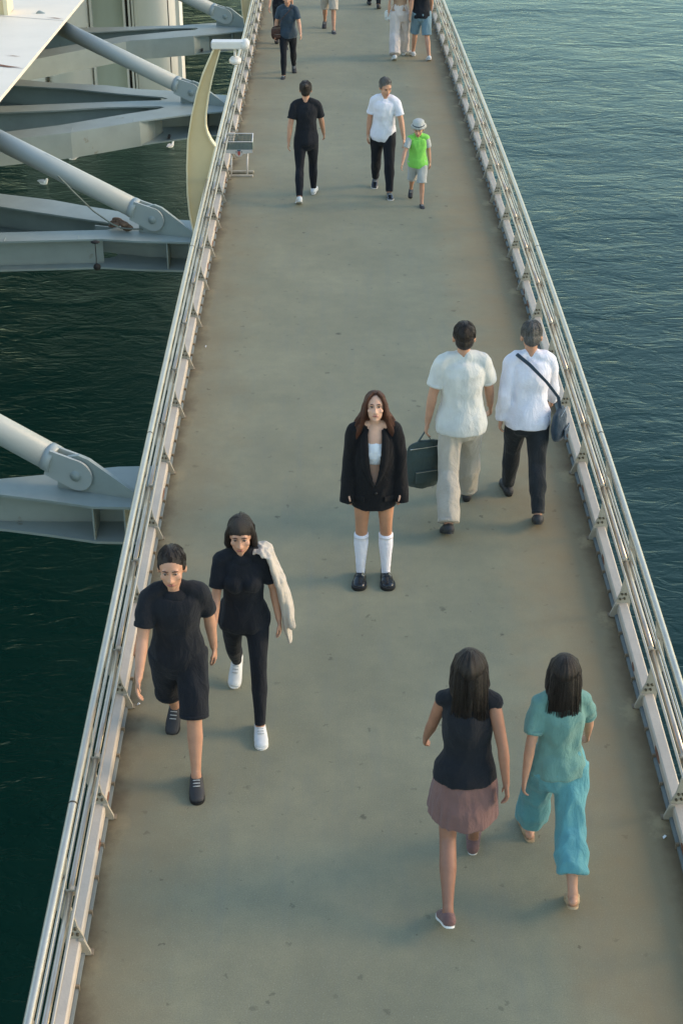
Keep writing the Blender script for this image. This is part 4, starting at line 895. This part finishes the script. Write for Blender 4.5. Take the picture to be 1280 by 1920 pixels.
    tube(bm, [w.hp(0, .04, .04), w.hp(0, .07, -.08), V(0, w.hc.y + .11, w.hc.z - .20), V(0, w.hc.y + .125, w.hc.z - .36)], [(.090, .06), (.100, .05), (.135, .04), (.12, .025)], n=24)
    for sd in (1, -1):
        c = w.hc
        tube(bm, [w.hp(sd * .020, -.040, .118), w.hp(sd * .050, -.048, .094), w.hp(sd * .076, -.030, .040), w.hp(sd * .086, -.008, -.030), c + V(sd * .104, .004, -.115), c + V(sd * .135, .000, -.195), c + V(sd * .160, -.004, -.27), c + V(sd * .165, .0, -.33)],
             [(.012, .018), (.014, .028), (.016, .036), (.021, .044), (.030, .050), (.042, .046), (.036, .034), (.018, .02)], n=16, ref=V(1, 0, 0))
        tube(bm, [w.hp(sd * .070, .03, .02), w.hp(sd * .088, .04, -.06), c + V(sd * .115, .06, -.16), c + V(sd * .155, .055, -.25)], [(.03, .05), (.03, .05), (.045, .045), (.035, .03)], n=14, ref=V(1, 0, 0))
    def hf(p, n_):
        a = math.atan2(p.x - w.hc.x, p.y - w.hc.y + .02); dz = w.hc.z - p.z
        s_ = noise.noise(V(a * 16 + dz * 1.5, dz * 3.5, 2)) + .5 * noise.noise(V(a * 38 + dz * 2, dz * 6, 5)); return p + n_ * .0055 * s_
    hr_ = remesh('hair', bm, .0045, M['hair_brown'], w.root, 2, hf)
    # loose strands along the lengths
    bm = bmesh.new(); rng = random.Random(4)
    for i in range(200):
        sd = rng.choice((-1, 1)); u = rng.uniform(0, 1); v = rng.uniform(-.03, .09)
        a0 = w.hp(sd * (.04 + .045 * u), v, .085 - .08 * u); c = w.hc; ws = rng.uniform(.9, 1.22)
        p = [a0 + V(sd * .008, 0, .010), w.hp(sd * .094, v, -.02), c + V(sd * .115 * ws, v * .8 - .015, -.11), c + V(sd * .150 * ws, v * .8 - .01, -.20 - rng.uniform(0, .03)), c + V(sd * .165 * ws + rng.uniform(-.015, .015), v * .7, -.27 - rng.uniform(0, .07))]
        tube(bm, p, [.0012, .0016, .0016, .0014, .0007], n=5, cap='flat')
    obj('loose_strands', bm, M['hair_brown'], hr_, True)['kind'] = 'stuff'
    return w
build_woman()

# ---- walkers (from the camera outwards) ----------------------------------------------------------
WALK = 'people walking over the bridge'
def bag(name, label, c, sx, sy, sz, m, rz=0.0, strap=None, flap=True):
    """c: world position of the bag's bottom centre"""
    root = empty(name, c, rz); tag(root, label, 'bag')
    bm = bmesh.new(); tube(bm, [V(0, 0, .01), V(0, 0, sz * .3), V(0, 0, sz * .75), V(0, 0, sz)], [(sx * .46, sy * .42), (sx * .5, sy * .5), (sx * .48, sy * .42), (sx * .42, sy * .22)], n=20); remesh('bag_body', bm, .009, M[m], root, 2, fold(.008, (9, 9, 6), sx))
    bm = bmesh.new(); prism(bm, [(-sx * .3, -sz * .0), (sx * .3, 0), (sx * .3, sz * .3), (-sx * .3, sz * .3)], lambda a, b_, t: V(a, -sy * .5 - t, sz * .12 + b_), 0, .012); obj('pocket', bm, M[m], root)
    bm = bmesh.new(); box(bm, -sx * .42, sx * .42, -sy * .30, -sy * .27, sz * .965, sz * .985); box(bm, -sx * .3, sx * .3, -sy * .5 - .015, -sy * .5 - .012, sz * .40, sz * .415); obj('zip', bm, M['buckle'], root)
    if strap:
        iv = Matrix.Translation(root.location) @ Matrix.Rotation(rz, 4, 'Z'); iv = iv.inverted()
        bm = bmesh.new(); tube(bm, [iv @ p for p in strap], [(.016, .004)] * len(strap), n=8, ref=V(0, 1, 0)); obj('strap', bm, M[m], root, True)
    return root
def wp(f, p): # figure-local point to world
    return f.root.location + Matrix.Rotation(f.root.rotation_euler.z, 3, 'Z') @ p

# left pair, walking towards the camera
f = Fig('person in black t-shirt and black shorts with bare calves walking close by the left railing', -1.06, 8.52, 'to', H=1.75, lean=5, legs=((22, 6, 0), (-16, 24, 30)), arms=((-20, 8, 16), (20, 8, 20)), group=WALK, dx=0)
f.body('skin_tan'); f.top('black_cloth', seed=1, g=.018); f.trousers('black_cloth', 'shorts', g=.032, t1=.5, flare=.05, keep=True); f.shoes('shoe_dark', 'sole_black'); f.hair('short', 'hair_dark')
f = Fig('person in black top and slim black trousers with white sneakers under a slung cream jacket', -.66, 9.05, 'to', H=1.66, male=False, lean=5, legs=((20, 6, 0), (-18, 24, 32)), arms=((-6, 14, 16), (16, 8, 18)), group=WALK)
f.body('skin_tan'); f.top('black_cloth', seed=2, g=.018); f.trousers('black_cloth', g=.007, amp=.005); f.shoes('shoe_white', 'sole_white'); f.hair('mid', 'hair_dark')
# cream jacket hanging over that person's left forearm
S_, E_ = wp(f, f.J[('sho', 1)]), wp(f, f.J[('elb', 1)]); root = empty('draped_jacket', S_); tag(root, 'cream jacket slung over the shoulder of the walker in white sneakers', 'jacket')
bm = bmesh.new(); e_ = E_ - S_
tube(bm, [V(-.05, .03, .055), V(.0, .0, .068), V(.045, -.01, .045), e_ * .35 + V(.055, 0, 0), e_ * .8 + V(.06, 0, 0), e_ + V(.07, .01, -.10), e_ + V(.085, .02, -.28), e_ + V(.10, .03, -.44)], [(.07, .02), (.085, .02), (.09, .022), (.10, .022), (.11, .026), (.105, .028), (.09, .026), (.06, .02)], n=24, ref=V(0, 1, 0))
tube(bm, [V(.06, .0, -.02), e_ * .6 + V(.085, -.03, 0), e_ + V(.10, -.05, -.12), e_ + V(.12, -.06, -.26)], [(.05, .02), (.055, .025), (.05, .03), (.045, .025)], n=18, ref=V(0, 1, 0))
remesh('cloth', bm, .009, M['cream_jacket'], root, 3, fold(.016, (16, 16, 2.4), 5))

# right pair in front, walking away
f = Fig('long-haired person in black sleeveless top and mauve skirt walking away in white-soled sneakers', .73, 7.25, 'away', H=1.74, male=False, lean=5, legs=((-18, 24, 30), (24, 6, 0)), arms=((20, 10, 14), (-20, 12, 12)), group=WALK, dx=0)
f.body('skin_brown', face=False); f.top('black_cloth', 'sleeveless_top', g=.016, sleeve=0, hem=-.03, seed=6); f.skirt('mauve', .36); f.shoes('mauve', 'sole_white', thick=.026); f.hair('long', 'hair_dark')
f = Fig('person in sea-green top and wide turquoise trousers walking away in sandals', 1.29, 7.38, 'away', H=1.62, male=False, lean=4, legs=((24, 6, 0), (-18, 24, 28)), arms=((-20, 10, 12), (22, 12, 10)), group=WALK)
f.body('skin_tan', face=False); f.top('teal_top', g=.018, hem=-.03, sleeve=.55, seed=8, amp=.016); f.trousers('teal', 'cropped_trousers', g=.034, t1=.85, flare=.055, amp=.016); f.shoes('sandal', 'sandal', sandal=True, thick=.014); f.hair('long', 'hair_dark', 4)

# right pair further up, walking away
f = Fig('person in loose off-white shirt and beige trousers walking away with a dark bag', .99, 11.70, 'away', H=1.80, lean=4, legs=((-18, 22, 28), (22, 6, 0)), arms=((-4, 14, 6), (16, 12, 12)), group=WALK)
f.body('skin_tan', face=False); f.top('cream_cloth', 'long_shirt', g=.030, sleeve=.55, hem=-.09, flare=.14, amp=.012, seed=9, sg=.02); f.trousers('beige_cloth', g=.022, flare=.045, amp=.012); f.shoes('shoe_dark', 'sole_black'); f.hair('short', 'hair_dark')
h_ = wp(f, f.J[('wri', 1)]) + V(0, 0, -.09)
bag('carried_bag', 'dark green carrier bag hanging from the hand of the off-white shirted walker', h_ + V(-.02, 0, -.48), .34, .16, .36, 'olive_bag', .3, [h_ + V(-.10, -.01, -.14), h_ + V(-.02, 0, 0.0), h_ + V(.07, .01, -.14)])
f = Fig('person in white long-sleeved shirt and black trousers walking away against the right railing', 1.555, 11.84, 'away', H=1.72, lean=7, side=0, legs=((20, 6, 0), (-16, 20, 24)), arms=((-14, 8, 20), (14, 10, 22)), group=WALK, head=(18, 0, 0))
f.body('skin_tan', face=False); f.top('white_cloth', g=.026, sleeve=.92, hem=-.09, flare=.10, amp=.012, seed=11, sg=.014); f.trousers('charcoal', g=.022); f.shoes('shoe_dark', 'sole_black'); f.hair('short', 'hair_grey')
R_ = f.T
sh0 = wp(f, f.T(V(.10, .10, .50))); b0 = wp(f, f.T(V(-.26, .06, -.06)))
bag('shoulder_bag', 'dark blue shoulder bag at the hip of the white-shirted walker by the railing', b0 + V(0, 0, -.10), .24, .12, .24, 'navy', 1.2, [b0 + V(0, -.02, .14), wp(f, f.T(V(-.235, .10, .20))), wp(f, f.T(V(-.12, .17, .36))), wp(f, f.T(V(.02, .155, .50))), wp(f, f.T(V(.12, .06, .56)))])

# middle distance
f = Fig('person in black t-shirt and slim black trousers walking away with hair in a bun', -.47, 20.75, 'away', H=1.60, lean=3, legs=((-16, 22, 28), (18, 5, 0)), arms=((-14, 12, 10), (16, 12, 12)), group=WALK, vox=.011)
f.body('skin_tan', face=False); f.top('black_cloth', seed=13); f.trousers('black_cloth', g=.012); f.shoes('shoe_white', 'sole_white'); f.hair('bun', 'hair_dark')
f = Fig('adult in white t-shirt and black trousers with cropped grey hair, leading the child in lime', .56, 21.15, 'to', H=1.60, lean=6, side=2, legs=((22, 6, 0), (-12, 20, 22)), arms=((10, 16, 8), (-12, 10, 14)), head=(16, 0, 22), group=WALK, vox=.011)
f.body('skin_tan'); f.top('white_cloth', g=.024, seed=15, amp=.011); f.trousers('black_cloth', g=.022); f.shoes('shoe_black', 'sole_white', thick=.026); f.hair('short', 'hair_grey')
f = Fig('child in lime top, pale bucket hat and grey shorts walking beside the adult in white', 1.005, 20.62, 'to', H=1.14, lean=6, legs=((18, 6, 0), (-18, 24, 28)), arms=((-12, 12, 16), (26, 22, 10)), head=(12, 0, -10), group=WALK, child=True, vox=.011)
f.body('skin_tan'); f.top('lime', g=.030, sleeve=0, hem=-.09, flare=.15, seed=16); 
bm = bmesh.new()
for sd in (1, -1): f.arm(bm, sd, .02, .55, .012)
f.shoulders(bm, .012); remesh('sleeves', bm, .009, M['grey_cloth'], f.root, 3, fold(.006, seed=1))
f.trousers('grey_cloth', 'shorts', g=.036, t1=.5, flare=.05, keep=True); f.shoes('shoe_dark', 'sole_black'); f.hair('short', 'hair_dark')
h = f.hk; bm = bmesh.new(); e = f.hr
tube(bm, [f.hp(0, .012, .050), f.hp(0, .012, .075), f.hp(0, .015, .13), f.hp(0, .018, .152)], [(.128 * h, .142 * h), (.098 * h, .115 * h), (.088 * h, .100 * h), (.06 * h, .07 * h)], n=28, cap='flat', ref=V(1, 0, 0)); ho = obj('bucket_hat', bm, M['grey_cloth'], f.root, True)
bm = bmesh.new(); tube(bm, [f.hp(0, .012, .074), f.hp(0, .0125, .090)], [(.100 * h, .117 * h), (.097 * h, .113 * h)], n=28, cap='flat', ref=V(1, 0, 0)); obj('hat_band', bm, M['navy'], ho, True)

# far group at the top edge
f = Fig('person in slate blue t-shirt and black trousers walking nearest the left railing at the top', -.95, 28.85, 'to', H=1.50, lean=4, legs=((-14, 22, 26), (20, 5, 0)), arms=((14, 14, 30), (-8, 14, 22)), group=WALK, vox=.012)
f.body('skin_tan'); f.top('navy', g=.022, seed=20); f.trousers('black_cloth', g=.014); f.shoes('shoe_dark', 'sole_black'); f.hair('short', 'hair_dark')
b0 = wp(f, f.T(V(-.20, -.04, .02))); bag('hip_bag', 'small brown bag at the hip of the slate blue t-shirt walker', b0 + V(0, 0, -.10), .20, .10, .19, 'brown_bag', .2, [b0 + V(0, 0, .08), wp(f, f.T(V(-.10, -.15, .30))), wp(f, f.T(V(.10, -.10, .50)))])
f = Fig('person in dark top half hidden behind the slate blue t-shirt walker at the top left', -1.17, 31.6, 'to', H=1.60, lean=3, legs=((18, 5, 0), (-16, 22, 26)), arms=((-10, 10, 12), (12, 10, 12)), group=WALK, vox=.012)
f.body('skin_tan'); f.top('black_cloth', seed=21); f.trousers('charcoal', g=.02); f.shoes('shoe_dark', 'sole_black'); f.hair('short', 'hair_dark')
f = Fig('person in pale beige shorts with bare calves, cut by the top edge near the centre', -.25, 33.2, 'to', H=1.62, lean=3, legs=((20, 5, 0), (-14, 22, 26)), arms=((-10, 12, 12), (12, 12, 12)), group=WALK, vox=.012)
f.body('skin_tan'); f.top('grey_cloth', seed=22); f.trousers('beige_cloth', 'shorts', g=.036, t1=.5, flare=.05, keep=True); f.shoes('shoe_dark', 'sole_black'); f.hair('short', 'hair_dark')
f = Fig('person of whom only black trouser legs and shoes show at the top edge', .71, 35.8, 'away', H=1.65, lean=3, legs=((16, 5, 0), (-12, 18, 20)), arms=((-10, 10, 12), (12, 10, 12)), group=WALK, vox=.012)
f.body('skin_tan', face=False); f.top('black_cloth', seed=23); f.trousers('black_cloth', g=.02); f.shoes('shoe_dark', 'sole_black'); f.hair('short', 'hair_dark')
f = Fig('person in tan top and wide pale pink trousers walking away at the top right', 1.09, 30.40, 'away', H=1.60, male=False, lean=3, legs=((-16, 20, 24), (18, 5, 0)), arms=((-12, 12, 12), (12, 12, 16)), group=WALK, vox=.012)
f.body('skin_tan', face=False); f.top('tan_top', 'short_top', g=.008, sleeve=0, hem=.05, seed=24); f.trousers('pink_cloth', 'wide_trousers', g=.038, flare=.06, amp=.014); f.shoes('shoe_white', 'sole_white'); f.hair('long', 'hair_dark')
b0 = wp(f, f.T(V(.20, .02, .0))); bag('small_handbag', 'small cream handbag with shoulder strap on the walker in pale pink trousers', b0 + V(0, 0, -.12), .18, .09, .16, 'cream_cloth', .1, [b0 + V(0, 0, .02), wp(f, f.T(V(.16, .10, .25))), wp(f, f.T(V(.10, .10, .45))), wp(f, f.T(V(.09, .03, .55)))])
f = Fig('person in black t-shirt and light denim shorts with white sneakers at the top right railing', 1.50, 30.35, 'away', H=1.62, lean=3, yaw=12, legs=((18, 5, 0), (-12, 18, 20)), arms=((-12, 12, 12), (12, 12, 12)), group=WALK, vox=.012)
f.body('skin_tan', face=False); f.top('black_cloth', g=.024, seed=25); f.trousers('denim', 'denim_shorts', g=.034, t1=.5, flare=.05, keep=True); f.shoes('shoe_white', 'sole_white', thick=.03); f.hair('short', 'hair_dark')
